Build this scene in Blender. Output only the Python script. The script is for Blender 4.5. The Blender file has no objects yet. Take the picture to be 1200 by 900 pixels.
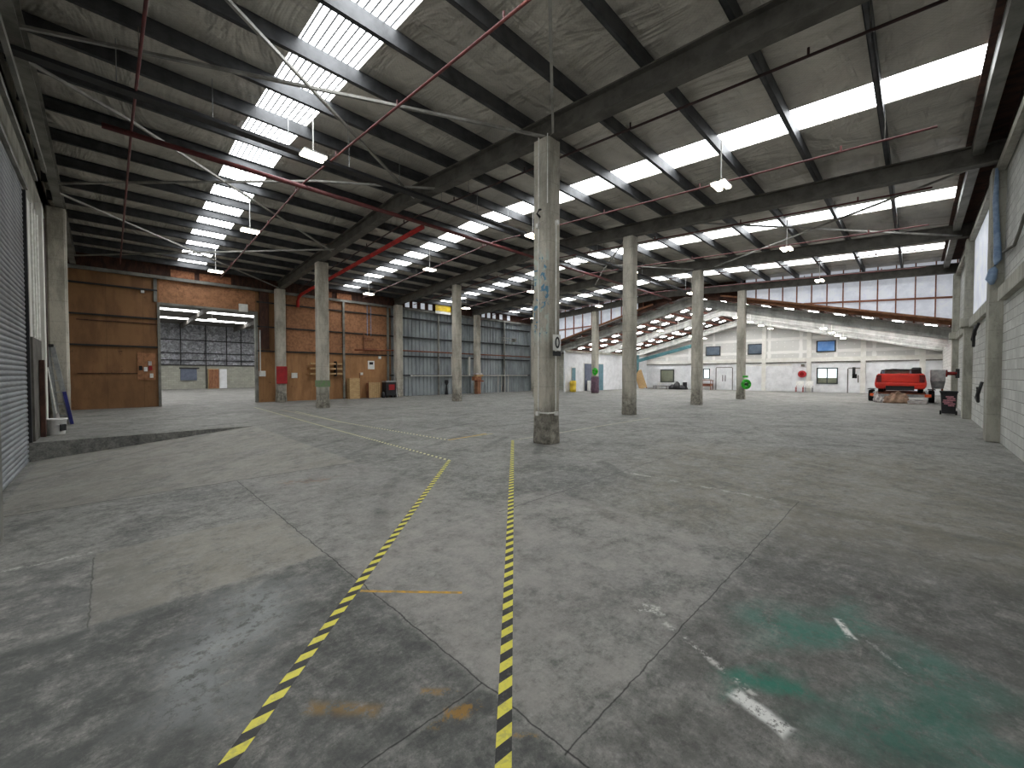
import bpy, bmesh, math, random
from mathutils import Vector, Matrix
random.seed(7)
R = math.radians
scene = bpy.context.scene
C = scene.collection

# ------------------------------------------------------------ camera, world, exposure
cam_d = bpy.data.cameras.new('camera'); cam = bpy.data.objects.new('camera', cam_d); C.objects.link(cam)
cam_d.sensor_width = 36; cam_d.lens = 474 / 1200 * 36; cam_d.clip_start = .02; cam_d.clip_end = 300
cam.location = (0, 0, 1.5)
cam.rotation_euler = (R(90 - 1.33), 0, R(-45))
scene.camera = cam
SKY_E = 9.0            # daylight glowing through the translucent roof sheets
FAR_E = 24.0
NEXT_E = 12.0
LAMP_E = 14.0
w = bpy.data.worlds.new('world'); scene.world = w; w.use_nodes = True
w.node_tree.nodes['Background'].inputs[0].default_value = (.92, .94, .96, 1)
w.node_tree.nodes['Background'].inputs[1].default_value = 0.6
vs = scene.view_settings
vs.view_transform = 'Standard'; vs.look = 'None'; vs.exposure = 0.42; vs.gamma = 1; vs.use_curve_mapping = False
scene.cycles.max_bounces = 8; scene.cycles.diffuse_bounces = 5; scene.cycles.glossy_bounces = 3
scene.cycles.transmission_bounces = 3; scene.cycles.transparent_max_bounces = 6
scene.cycles.sample_clamp_indirect = 6

# fill light added in a made-up doorway, unseen behind and left of camera
ad = bpy.data.lights.new('unseen_fill_light', 'AREA'); ad.shape = 'RECTANGLE'; ad.size = 4.4; ad.size_y = 4.2
ad.energy = 15; ad.color = (1, .98, .94)
ao = bpy.data.objects.new('unseen_fill_light', ad); C.objects.link(ao); ao.location = (-1.3, 2.6, 2.3); ao.rotation_euler = (R(90), 0, R(-90))

# ------------------------------------------------------------ material helpers
class NT:
    def __init__(s, name):
        s.m = bpy.data.materials.new(name); s.m.use_nodes = True
        s.t = s.m.node_tree; s.n = s.t.nodes; s.b = s.n['Principled BSDF']; s.out = s.n['Material Output']
    def link(s, a, b): s.t.links.new(a, b)
    def val(s, sock, v):
        if hasattr(v, 'is_output'): s.link(v, sock)
        else: sock.default_value = v
    def math(s, op, a, b=None, c=None, clamp=False):
        n = s.n.new('ShaderNodeMath'); n.operation = op; n.use_clamp = clamp
        s.val(n.inputs[0], a)
        if b is not None: s.val(n.inputs[1], b)
        if c is not None: s.val(n.inputs[2], c)
        return n.outputs[0]
    def vmath(s, op, a, b=None):
        n = s.n.new('ShaderNodeVectorMath'); n.operation = op
        s.val(n.inputs[0], a)
        if b is not None: s.val(n.inputs[1], b)
        return n.outputs[0]
    def pos(s):
        return s.n.new('ShaderNodeNewGeometry').outputs['Position']
    def objc(s):
        return s.n.new('ShaderNodeTexCoord').outputs['Object']
    def noise(s, vec, scale, detail=4, rough=.6, stretch=None, dist=0):
        if stretch:
            vec = s.vmath('MULTIPLY', vec, stretch)
        n = s.n.new('ShaderNodeTexNoise'); s.link(vec, n.inputs['Vector'])
        n.inputs['Scale'].default_value = scale; n.inputs['Detail'].default_value = detail
        n.inputs['Roughness'].default_value = rough; n.inputs['Distortion'].default_value = dist
        return n.outputs['Fac']
    def ramp(s, f, a, b):   # smooth 0..1 between a and b
        n = s.n.new('ShaderNodeMapRange'); n.interpolation_type = 'SMOOTHSTEP'
        s.val(n.inputs[0], f); s.val(n.inputs[1], a); s.val(n.inputs[2], b)
        return n.outputs[0]
    def mix(s, f, a, b, mode='MIX'):
        n = s.n.new('ShaderNodeMix'); n.data_type = 'RGBA'; n.blend_type = mode
        s.val(n.inputs[0], f)
        for i, v in ((6, a), (7, b)):
            if hasattr(v, 'is_output'): s.link(v, n.inputs[i])
            else: n.inputs[i].default_value = (*v, 1) if len(v) == 3 else v
        return n.outputs[2]
    def bump(s, h, strength=.3, dist=.01):
        n = s.n.new('ShaderNodeBump'); n.inputs['Strength'].default_value = strength
        n.inputs['Distance'].default_value = dist; s.link(h, n.inputs['Height'])
        s.link(n.outputs[0], s.b.inputs['Normal'])
    def color(s, v):
        if hasattr(v, 'is_output'): s.link(v, s.b.inputs['Base Color'])
        else: s.b.inputs['Base Color'].default_value = (*v, 1)

def lin(c):     # sRGB 0..255 -> linear
    return tuple(((x / 255 + .055) / 1.055) ** 2.4 if x > 10 else x / 255 / 12.92 for x in c)

def simple(name, rgb, rgb2=None, scale=3, rough=.7, metal=0, bump=0, stretch=None, detail=5, bscale=None):
    t = NT(name); c1 = lin(rgb); c2 = lin(rgb2) if rgb2 else tuple(x * .7 for x in c1)
    p = t.objc()
    n = t.noise(p, scale, detail, .65, stretch)
    t.color(t.mix(t.ramp(n, .35, .68), c1, c2))
    t.b.inputs['Roughness'].default_value = rough; t.b.inputs['Metallic'].default_value = metal
    if bump: t.bump(t.noise(p, bscale or scale * 6, 4, .6, stretch), bump, .02)
    return t.m

def emit(name, rgb, e):
    t = NT(name); t.color((.8, .8, .8))
    t.b.inputs['Emission Color'].default_value = (*rgb, 1); t.b.inputs['Emission Strength'].default_value = e
    return t.m

def skylight_mat(name, e, tint=(.95, .98, 1.0)):
    t = NT(name); p = t.pos()
    sx = t.n.new('ShaderNodeSeparateXYZ'); t.link(p, sx.inputs[0])
    wv = t.math('SINE', t.math('MULTIPLY', sx.outputs[0], 2 * math.pi / .118))
    rib = t.ramp(wv, .52, .70)
    dirt = t.noise(p, 1.7, 4, .6)
    f = t.math('MULTIPLY', t.math('SUBTRACT', 1.0, t.math('MULTIPLY', rib, .99)), t.math('ADD', .72, t.math('MULTIPLY', dirt, .5)))
    t.color((.3, .31, .32)); t.b.inputs['Roughness'].default_value = .5
    t.b.inputs['Emission Color'].default_value = (*tint, 1)
    t.link(t.math('MULTIPLY', f, e), t.b.inputs['Emission Strength'])
    return t.m

M = {}
M['steel'] = simple('dusty painted steel', (100, 97, 90), (74, 71, 66), 2.5, .75, 0, .1)
M['purlin'] = simple('galvanised purlin steel', (84, 85, 87), (58, 59, 61), 2, .55, .35)
M['galv'] = simple('galvanised metal', (176, 178, 178), (142, 145, 146), 4, .45, .6)
M['eave'] = simple('pale dusty steel channel', (140, 139, 132), (100, 99, 94), 1.5, .6, .2)
M['brace'] = simple('pale steel brace', (165, 163, 156), (120, 118, 112), 2, .6, .2)
M['red_pipe'] = simple('dull red pipe paint', (112, 54, 52), (84, 42, 42), 3, .55)
M['bright_red'] = simple('bright red pipe paint', (196, 38, 30), (150, 30, 26), 3, .5)
M['dark_pipe'] = simple('dark brown pipe paint', (62, 36, 34), (40, 26, 26), 3, .6)
M['dark_steel'] = simple('blackened steel tray', (38, 38, 40), (26, 26, 28), 3, .6)
M['conduit'] = simple('white plastic conduit', (236, 235, 230), (210, 208, 202), 6, .5)
M['white'] = simple('white paint', (226, 228, 230), (208, 210, 212), 2, .6)
M['white_plastic'] = simple('white plastic', (244, 244, 240), (222, 222, 219), 5, .4)
M['black'] = simple('black rubber', (24, 24, 25), (14, 14, 15), 8, .8, 0, .2)
M['black_plastic'] = simple('black plastic', (34, 34, 38), (22, 22, 25), 5, .5)
M['timber'] = simple('raw timber', (150, 104, 74), (112, 72, 50), 3, .8, 0, .1, (6, 1, 1))
M['red_timber'] = simple('red brown timber', (128, 78, 60), (88, 50, 40), 3, .8, 0, .1, (1, 1, 5))
M['stud'] = simple('orange brown timber stud', (164, 108, 84), (122, 76, 60), 3, .8, 0, .1, (1, 1, 5))
M['dark_timber'] = simple('dark stained timber board', (84, 54, 42), (50, 32, 27), 2.2, .85, 0, .1, (3, 1, 1))
M['pine'] = simple('pale pine plywood', (206, 176, 130), (178, 142, 96), 5, .75, 0, .1, (1, 1, 6))
M['blue'] = simple('blue fibreglass', (42, 48, 132), (30, 34, 96), 5, .45)
M['tarp_blue'] = simple('blue plastic wrap', (150, 172, 200), (96, 122, 158), 3, .4, 0, .3)
M['car_red'] = simple('red car paint', (228, 54, 34), (204, 40, 26), 2, .3)
M['car_dark_red'] = simple('dark red lamp lens', (120, 20, 18), (84, 14, 14), 4, .25)
M['rust'] = simple('rusty orange brown metal', (140, 76, 46), (92, 50, 34), 6, .8, 0, .2)
M['cloth'] = simple('dirty beige cloth', (156, 128, 106), (112, 90, 76), 5, .9, 0, .3)
M['cloth_white'] = simple('pale crumpled cloth', (205, 200, 196), (160, 150, 150), 5, .9, 0, .3)
M['green'] = simple('bright green hose', (60, 200, 50), (40, 150, 36), 6, .5)
M['purple'] = simple('faded purple wrap', (116, 90, 104), (86, 66, 80), 5, .7)
M['teal'] = simple('teal painted metal', (86, 134, 140), (60, 104, 112), 3, .5)
M['door_grey'] = simple('slate blue door paint', (96, 104, 120), (78, 86, 102), 3, .5)
M['door_teal'] = simple('faded teal door paint', (104, 140, 152), (84, 120, 132), 3, .5)
M['sign_yellow'] = simple('yellow sign paint', (206, 176, 34), (178, 146, 28), 3, .5)
M['red_sign'] = simple('red painted steel panel', (176, 30, 36), (140, 22, 28), 3, .5)
M['orange_lens'] = simple('orange lamp lens', (220, 90, 30), (190, 60, 24), 5, .3)
M['pink'] = simple('faded pink print', (206, 142, 152), (150, 96, 108), 14, .6)
M['frame_dark'] = simple('dark window frame', (46, 50, 54), (36, 40, 44), 3, .4)
M['cream'] = simple('cream painted board', (220, 219, 213), (206, 204, 196), 2, .6)
M['glass_grey'] = simple('grey window glass', (104, 116, 128), (78, 90, 104), .9, .08)
M['glass_sky'] = simple('glass with painted sky reflection', (84, 128, 190), (120, 158, 206), .9, .06)  # blue of the reflected sky painted into the pane colour
M['glass_bright'] = emit('bright lit window glass', (.72, .92, .94), .8)
M['glass_dull'] = simple('olive tinted window glass', (126, 130, 112), (104, 108, 94), 1.2, .1)
M['lamp'] = emit('lit lamp lens', (1.0, .90, .70), LAMP_E)
M['sky'] = skylight_mat('translucent roof sheet', SKY_E)
M['sky_far'] = skylight_mat('translucent roof sheet of the rear sheds', FAR_E, (1, 1, 1))
M['sky_next'] = skylight_mat('translucent roof sheet of the next shed', NEXT_E, (1, 1, 1))
M['osb_band'] = simple('chipboard strip', (166, 112, 78), (126, 78, 54), 9, .85, 0, .2)
M['wrap_glow'] = simple('white building wrap with added glow', (222, 225, 232), (190, 194, 204), 1.2, .5, 0, .3)
_t = M['wrap_glow'].node_tree.nodes['Principled BSDF']; _t.inputs['Emission Color'].default_value = (.80, .84, .92, 1); _t.inputs['Emission Strength'].default_value = .27   # glow added to the sheet, standing for daylight behind it

def concrete_mat(name, base, dark, foot=False, graffiti=False):
    t = NT(name); p = t.pos(); c1 = lin(base); c2 = lin(dark)
    col = t.mix(t.ramp(t.noise(p, 2.2, 6, .7, (1, 1, .35)), .35, .7), c1, c2)
    fine = t.noise(p, 26, 5, .7)
    col = t.mix(t.ramp(fine, .58, .75), col, tuple(x * .55 for x in c2))
    sx = t.n.new('ShaderNodeSeparateXYZ'); t.link(p, sx.inputs[0])
    # shuttering marks
    band = t.ramp(t.math('ABSOLUTE', t.math('SUBTRACT', t.math('FRACT', t.math('DIVIDE', sx.outputs[2], .62)), .5)), .47, .5)
    col = t.mix(t.math('MULTIPLY', band, .25), col, tuple(x * .5 for x in c2))
    if foot:      # scuffed and stained foot with a ragged edge
        e = t.math('ADD', sx.outputs[2], t.math('MULTIPLY', t.math('SUBTRACT', t.noise(p, 5, 5, .7), .5), 1.3))
        scuff = t.math('MULTIPLY', t.math('SUBTRACT', 1.0, t.ramp(e, .35, 1.0)), t.ramp(t.noise(p, 7, 7, .8), .3, .75))
        col = t.mix(t.math('MULTIPLY', scuff, .95), col, lin((40, 36, 33)))
        chips = t.math('MULTIPLY', t.ramp(t.noise(p, 14, 6, .8), .60, .72), t.math('SUBTRACT', 1.0, t.ramp(sx.outputs[2], .6, 1.2)))
        col = t.mix(chips, col, lin((176, 172, 162)))
    if graffiti:
        zone = t.math('MULTIPLY', t.ramp(sx.outputs[2], 2.1, 2.5), t.math('SUBTRACT', 1.0, t.ramp(sx.outputs[2], 3.9, 4.3)))
        yl = t.math('SUBTRACT', 1.0, t.ramp(sx.outputs[0], 6.62, 6.66))
        patch = t.math('MULTIPLY', t.math('MULTIPLY', zone, yl), t.ramp(t.noise(p, 3.4, 2, .5), .50, .56))
        col = t.mix(t.math('MULTIPLY', patch, .6), col, lin((190, 208, 200)))
        strokes = t.math('MULTIPLY', t.math('MULTIPLY', zone, yl), t.ramp(t.noise(p, 6, 3, .6, None, 1.2), .58, .61))
        col = t.mix(t.math('MULTIPLY', strokes, .85), col, lin((52, 122, 158)))
    t.color(col); t.b.inputs['Roughness'].default_value = .85
    t.bump(t.math('ADD', fine, t.noise(p, 6, 4, .6)), .35, .015)
    return t.m
M['concrete'] = concrete_mat('weathered column concrete', (196, 190, 176), (142, 138, 127), True)
M['concrete_paint'] = concrete_mat('weathered column concrete with blue paint marks', (196, 190, 176), (140, 136, 125), True, True)
M['concrete_beam'] = concrete_mat('pale precast concrete', (190, 190, 186), (150, 150, 146))
M['concrete_wall'] = concrete_mat('grey cast concrete', (176, 174, 162), (134, 133, 123))

def block_mat(name, base, dark, rough_top=False):
    t = NT(name); p = t.pos()
    sx = t.n.new('ShaderNodeSeparateXYZ'); t.link(p, sx.inputs[0])
    cb = t.n.new('ShaderNodeCombineXYZ')
    t.link(t.math('ADD', sx.outputs[0], sx.outputs[1]), cb.inputs[0]); t.link(sx.outputs[2], cb.inputs[1])
    br = t.n.new('ShaderNodeTexBrick'); t.link(cb.outputs[0], br.inputs['Vector'])
    br.inputs['Scale'].default_value = 1; br.inputs['Brick Width'].default_value = .4; br.inputs['Row Height'].default_value = .2
    br.inputs['Mortar Size'].default_value = .008; br.inputs['Mortar Smooth'].default_value = .3
    br.inputs['Color1'].default_value = (*lin(base), 1); br.inputs['Color2'].default_value = (*[x * .82 for x in lin(base)], 1)
    br.inputs['Mortar'].default_value = (*lin(dark), 1)
    n = t.noise(p, 1.4, 6, .7)
    col = t.mix(t.ramp(n, .4, .75), br.outputs['Color'], tuple(x * .7 for x in lin(base)))
    col = t.mix(t.ramp(t.noise(p, 30, 4, .7), .6, .8), col, lin(dark))
    t.color(col); t.b.inputs['Roughness'].default_value = .9
    h = t.math('MULTIPLY', br.outputs['Fac'], -1.0)
    if rough_top:
        drip = t.math('MULTIPLY', t.noise(p, 7, 5, .7, None, 1.0), t.ramp(sx.outputs[2], 3.1, 3.5))
        h = t.math('ADD', h, t.math('MULTIPLY', drip, 5.0))
    else:
        h = t.math('ADD', h, t.math('MULTIPLY', t.noise(p, 20, 4, .6), .5))
    t.bump(h, .8, .012)
    return t.m
M['block'] = block_mat('concrete blockwork', (206, 207, 202), (128, 128, 122), True)
M['block_far'] = block_mat('grey blockwork of the next shed', (168, 168, 156), (130, 130, 122))

def foil_mat(name, base, silver=False):
    t = NT(name); p = t.pos()
    n = t.noise(p, .8, 4, .6, (.6, 1.4, 1)); fold = t.noise(p, 3.2, 5, .62, (.5, 2.6, 1), 1.5)
    c1 = lin(base)
    col = t.mix(t.ramp(n, .35, .7), c1, tuple(x * .72 for x in c1))
    if silver: col = t.mix(t.ramp(t.noise(p, 3.0, 5, .75, None, 1.2), .38, .66), lin((150, 152, 158)), lin((236, 238, 244)))
    # chicken-wire net
    sx = t.n.new('ShaderNodeSeparateXYZ'); t.link(p, sx.inputs[0])
    d1 = t.math('ABSOLUTE', t.math('SINE', t.math('MULTIPLY', t.math('ADD', sx.outputs[0], sx.outputs[1]), math.pi / .075)))
    d2 = t.math('ABSOLUTE', t.math('SINE', t.math('MULTIPLY', t.math('SUBTRACT', sx.outputs[0], sx.outputs[1]), math.pi / .075)))
    net = t.math('SUBTRACT', 1.0, t.ramp(t.math('MINIMUM', d1, d2), .05, .16))
    if not silver: col = t.mix(t.math('MULTIPLY', net, .22), col, lin((60, 58, 54)))
    t.color(col)
    t.b.inputs['Roughness'].default_value = .3 if silver else .5; t.b.inputs['Metallic'].default_value = .75 if silver else .25
    w2 = t.noise(t.vmath('ADD', p, (5, 3, 0)), .55, 3, .5, (1.8, .6, 1), 1.6)
    t.bump(t.math('ADD', t.math('MULTIPLY', w2, 3.0), t.math('ADD', fold if silver else t.math('MULTIPLY', t.noise(p, 1.6, 3, .5, (.5, 2.2, 1), .8), .9), t.math('MULTIPLY', t.noise(p, 11, 4, .6, None, 1), .5 if silver else .12))), 1.0, .12 if not silver else .2)
    return t.m
M['foil_brown'] = foil_mat('brown stained roof lining', (108, 98, 92))
M['foil'] = foil_mat('dusty foil roof insulation', (208, 203, 192))
M['silver'] = foil_mat('shiny silver foil wall insulation', (214, 218, 226), True)

def ply_mat(name, base, dark, panel=1.2, osb=False):
    t = NT(name); p = t.pos()
    sx = t.n.new('ShaderNodeSeparateXYZ'); t.link(p, sx.inputs[0])
    fx = t.math('FRACT', t.math('DIVIDE', sx.outputs[0], panel))
    joint = t.ramp(t.math('ABSOLUTE', t.math('SUBTRACT', fx, .5)), .488, .498)
    cell = t.n.new('ShaderNodeTexWhiteNoise'); cell.noise_dimensions = '2D'
    cb = t.n.new('ShaderNodeCombineXYZ')
    t.link(t.math('FLOOR', t.math('ADD', t.math('DIVIDE', sx.outputs[0], panel), .5)), cb.inputs[0])
    t.link(t.math('FLOOR', t.math('DIVIDE', sx.outputs[2], 1.32)), cb.inputs[1]); t.link(cb.outputs[0], cell.inputs['Vector'])
    n = t.noise(p, 7 if osb else 1.6, 6, .7, (1, 1, 1) if osb else (1, 1, .3))
    col = t.mix(t.ramp(n, .38, .66), lin(base), lin(dark))
    col = t.mix(t.math('MULTIPLY', cell.outputs['Value'], .35), col, tuple(x * .6 for x in lin(base)))
    col = t.mix(t.ramp(t.noise(p, 3.3, 5, .7), .62, .72), col, tuple(x * .5 for x in lin(dark)))
    col = t.mix(t.math('MULTIPLY', joint, .3), col, lin((50, 34, 24)))
    t.color(col); t.b.inputs['Roughness'].default_value = .75
    return t.m
M['ply_light'] = ply_mat('lighter brown hardboard lining', (182, 136, 92), (150, 108, 70))
M['ply'] = ply_mat('brown hardboard wall lining', (148, 108, 70), (122, 86, 56))
M['ply_osb'] = ply_mat('chipboard wall lining', (178, 126, 88), (136, 94, 64), 1.2, True)
M['corrugated'] = simple('blue grey wall sheeting', (160, 167, 170), (128, 135, 139), 1.3, .5, .3, 0, (1, 1, .4))
M['roller'] = simple('grey roller door slats', (150, 155, 158), (124, 129, 133), 1.2, .45, .45, 0, (1, 1, .5))

def plaster_mat():
    t = NT('unpainted plasterboard with stopping compound'); p = t.pos()
    sx = t.n.new('ShaderNodeSeparateXYZ'); t.link(p, sx.inputs[0])
    fy = t.math('ABSOLUTE', t.math('SUBTRACT', t.math('FRACT', t.math('DIVIDE', sx.outputs[1], 2.4)), .5))
    fz = t.math('ABSOLUTE', t.math('SUBTRACT', t.math('FRACT', t.math('DIVIDE', t.math('ADD', sx.outputs[2], .1), 1.2)), .5))
    wob = t.math('MULTIPLY', t.math('SUBTRACT', t.noise(p, 2, 3, .5), .5), .1)
    j = t.math('MAXIMUM', t.ramp(t.math('ADD', fy, wob), .44, .46), t.ramp(t.math('ADD', fz, wob), .38, .41))
    gy = t.math('ABSOLUTE', t.math('SUBTRACT', t.math('FRACT', t.math('DIVIDE', sx.outputs[1], .6)), .5))
    gz = t.math('ABSOLUTE', t.math('SUBTRACT', t.math('FRACT', t.math('DIVIDE', sx.outputs[2], .4)), .5))
    dots = t.math('MULTIPLY', t.ramp(gy, .43, .46), t.ramp(gz, .40, .44))
    f = t.math('MAXIMUM', j, dots)
    t.color(t.mix(f, lin((196, 196, 192)), lin((222, 221, 217)))); t.b.inputs['Roughness'].default_value = .8
    return t.m
M['plaster'] = plaster_mat()

# floor ---------------------------------------------------------
def floor_mat():
    t = NT('worn concrete floor'); p = t.pos()
    base = t.mix(t.ramp(t.noise(p, .45, 6, .62), .36, .66), lin((136, 135, 130)), lin((112, 112, 109)))
    patch = t.noise(p, 1.5, 7, .72, (1, 1, 1), .6)
    base = t.mix(t.math('MULTIPLY', t.ramp(patch, .45, .72), .5), base, lin((90, 91, 89)))
    pale = t.noise(t.vmath('ADD', p, (31, 7, 0)), .9, 8, .75, (1.3, .8, 1), .4)
    base = t.mix(t.math('MULTIPLY', t.ramp(pale, .5, .72), .45), base, lin((164, 161, 155)))
    speck = t.noise(p, 22, 6, .8)
    grain = t.noise(p, 7.5, 9, .78)
    base = t.mix(t.math('MULTIPLY', t.ramp(grain, .50, .62), .50), base, lin((166, 163, 157)))
    base = t.mix(t.math('MULTIPLY', t.math('SUBTRACT', 1.0, t.ramp(grain, .38, .50)), .55), base, lin((70, 71, 69)))
    g2 = t.noise(t.vmath('ADD', p, (3, 8, 0)), 28, 8, .85)
    base = t.mix(t.math('MULTIPLY', t.ramp(g2, .52, .62), .42), base, lin((176, 173, 167)))
    base = t.mix(t.math('MULTIPLY', t.math('SUBTRACT', 1.0, t.ramp(g2, .38, .48)), .5), base, lin((62, 63, 61)))
    scr = t.noise(p, 3.0, 8, .8, (1.0, 5.0, 1), .8)
    base = t.mix(t.math('MULTIPLY', t.ramp(scr, .54, .66), .3), base, lin((170, 167, 160)))
    scr2 = t.noise(t.vmath('ADD', p, (9, 4, 0)), 2.2, 8, .8, (4.0, 1.0, 1), .8)
    base = t.mix(t.math('MULTIPLY', t.ramp(scr2, .56, .68), .4), base, lin((74, 75, 74)))
    base = t.mix(t.math('MULTIPLY', t.ramp(speck, .55, .72), .3), base, lin((180, 178, 172)))
    base = t.mix(t.math('MULTIPLY', t.ramp(t.noise(p, 34, 4, .8), .6, .75), .45), base, lin((66, 66, 66)))
    # tyre scuffs
    ring = t.n.new('ShaderNodeTexWave'); ring.wave_type = 'RINGS'; ring.rings_direction = 'Z'
    t.link(t.vmath('SUBTRACT', p, (9.5, .2, 0)), ring.inputs['Vector']); ring.inputs['Scale'].default_value = .28
    ring.inputs['Distortion'].default_value = 2.0; ring.inputs['Detail'].default_value = 3; ring.inputs['Detail Scale'].default_value = .6
    sc = t.math('MULTIPLY', t.ramp(ring.outputs['Fac'], .9, 1.0), t.ramp(t.noise(p, .6, 3, .5), .45, .6))
    base = t.mix(t.math('MULTIPLY', sc, .4), base, lin((66, 66, 66)))
    wob = t.vmath('SCALE', t.vmath('SUBTRACT', (lambda n: n)(_noisecol(t, p, 9)), (.5, .5, .5)))
    wob.node.inputs['Scale'].default_value = .035
    pw = t.vmath('ADD', p, wob)
    wob2 = t.vmath('SCALE', t.vmath('SUBTRACT', _noisecol(t, p, 2.2), (.5, .5, .5))); wob2.node.inputs['Scale'].default_value = .7
    pw2 = t.vmath('ADD', p, wob2)
    def box(cx, cy, hx, hy, soft=.02, rot=0, src=None):
        v = t.vmath('SUBTRACT', src or pw, (cx, cy, 0))
        if rot:
            r = t.n.new('ShaderNodeVectorRotate'); r.rotation_type = 'Z_AXIS'; t.link(v, r.inputs['Vector'])
            r.inputs['Angle'].default_value = -rot; v = r.outputs[0]
        v = t.vmath('SUBTRACT', t.vmath('ABSOLUTE', v), (hx, hy, 0))
        s = t.n.new('ShaderNodeSeparateXYZ'); t.link(v, s.inputs[0])
        return t.math('SUBTRACT', 1.0, t.ramp(t.math('MAXIMUM', s.outputs[0], s.outputs[1]), -soft, soft))
    worn = t.ramp(t.noise(p, 16, 6, .8), .40, .52)
    worn2 = t.ramp(t.noise(p, 9, 6, .8), .47, .56)
    def put(m, col, amt=1.0, f=None):
        nonlocal base
        k = t.math('MULTIPLY', m, amt)
        if f is not None: k = t.math('MULTIPLY', k, f)
        base = t.mix(k, base, lin(col))
    half = t.ramp(t.noise(p, 4, 9, .82), .34, .60)
    # slabs of other tone, some deepened to paint in lens vignetting
    put(box(.95, 10.2, 2.05, 3.45), (158, 153, 143), .6, t.ramp(t.noise(p, 2.0, 9, .8), .3, .6))
    put(box(.58, 4.16, .68, .69), (150, 145, 134), .68, t.ramp(t.noise(p, 4, 9, .82), .34, .58))
    put(box(2.2, 4.0, .85, 2.6, .15), (154, 150, 146), .45, half)
    put(box(2.65, 2.2, 1.35, 1.23, .05), (166, 161, 156), .55, t.ramp(t.noise(p, 2.6, 9, .82), .42, .60))
    put(box(3.4, -.4, 2.2, 1.32, .06), (74, 74, 69), .6, half)  # darker slab, with lens vignetting painted in
    put(box(.33, 2.45, .92, .98, .03), (68, 71, 69), .72, half)  # slab tone plus painted lens falloff
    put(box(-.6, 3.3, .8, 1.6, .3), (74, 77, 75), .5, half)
    put(box(.2, .6, 1.05, .85, .02), (62, 66, 64), .75, half)  # nearest slab, its colour deepened for vignetting
    put(box(.5, 2.75, .16, .5, .22, -.5, pw2), (172, 176, 176), .55, worn)
    put(box(7.0, 1.0, 2.6, 2.2, .8, .3, pw2), (138, 130, 112), .45, half)
    # green stain
    gw_ = t.ramp(t.noise(p, 6, 8, .8), .32, .56)
    put(box(2.98, .42, .40, .15, .16, -.75, pw2), (52, 122, 106), .75, gw_)
    put(box(2.6, -.05, .55, .14, .16, -.35, pw2), (52, 112, 98), .7, gw_)
    put(box(2.2, -.3, .35, .16, .16, .2, pw2), (52, 112, 98), .65, gw_)
    put(box(2.22, .50, .26, .07, .08, -.75, pw2), (40, 124, 104), .85, gw_)
    # white worn paint
    put(box(2.03, .47, .040, .12, .02, -.32, pw), (236, 236, 232), .95, t.ramp(t.noise(p, 26, 8, .85), .40, .50))
    put(box(2.24, .78, .016, .30, .014, -.42), (210, 208, 202), .8, worn2)
    put(box(2.45, 1.15, .045, .12, .02, .5), (216, 214, 208), .8, worn2)
    put(box(3.06, .28, .02, .10, .012, -1.15), (232, 232, 228), .9, worn)
    put(box(2.93, .10, .012, .16, .01, -.9), (190, 190, 186), .5, worn2)
    put(box(1.76, .13, .02, .05, .01, -.6), (225, 225, 222), .9, worn)
    put(box(-.6, 4.9, .5, .03, .02), (205, 203, 196), .6, worn2)
    put(box(5.62, 2.2, .04, 1.0, .02), (190, 188, 180), .65, worn2)
    put(box(5.9, 11, .05, 3.4, .02), (180, 178, 170), .3, worn2)
    put(box(10.0, 6.5, 3.2, .035, .02), (196, 190, 160), .6, worn)
    put(box(6.2, 7.6, .7, .05, .02), (190, 176, 110), .6, worn)
    put(box(5.2, 16, .05, 3.2, .02), (186, 178, 150), .5, worn)
    # remains of yellow paint
    put(box(.72, 1.80, .16, .028, .03, -.85, pw), (150, 116, 50), .6, worn)
    put(box(1.00, 1.42, .10, .05, .02, -.5, pw2), (160, 120, 46), .75, worn2)
    put(box(1.10, 1.56, .10, .016, .02, -.8, pw), (170, 130, 50), .6, worn2)
    put(box(1.18, 1.16, .012, .09, .015, .6, pw), (170, 130, 50), .6, worn2)
    put(box(1.9, 6.1, .35, .12, .1, -.6, pw2), (140, 104, 78), .5, worn2)
    # joints between the slabs
    for a in ((1.27, 2.9, .0035, 3.9), (.1, 1.47, 1.17, .003), (3.5, .96, 2.25, .003), (5.9, -.2, .002, 1.1), (5.9, 7, .003, 6)):
        put(box(*a, .004), (26, 26, 26), .9)
    put(box(1.0, 6.78, 2.1, .012, .005, 0, p), (40, 40, 40), .9)
    put(box(-.105, 4.1, .004, .65, .004), (60, 58, 54), .7)
    for k in range(4): put(box(15 + 0 * k, 3.2 + 6.9 * k, 12, .008, .006), (60, 60, 60), .6)
    for k in range(3): put(box(10.3 + 6.9 * k, 12, .008, 12, .006), (60, 60, 60), .6)
    crack = t.n.new('ShaderNodeTexVoronoi'); crack.feature = 'DISTANCE_TO_EDGE'; crack.inputs['Scale'].default_value = .33
    t.link(pw2, crack.inputs['Vector'])
    put(t.math('SUBTRACT', 1.0, t.ramp(crack.outputs['Distance'], .0005, .002)), (60, 60, 60), .12)
    t.color(base)
    t.link(t.math('ADD', .55, t.math('MULTIPLY', t.ramp(patch, .35, .7), .3)), t.b.inputs['Roughness'])
    t.b.inputs['Specular IOR Level'].default_value = .35
    t.bump(t.math('ADD', t.noise(p, 3, 6, .65), t.math('MULTIPLY', g2, .8)), .3, .012)
    return t.m
def _noisecol(t, p, scale):
    n = t.n.new('ShaderNodeTexNoise'); t.link(p, n.inputs['Vector']); n.inputs['Scale'].default_value = scale
    n.inputs['Detail'].default_value = 3
    return n.outputs['Color']
M['floor'] = floor_mat()

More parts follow.
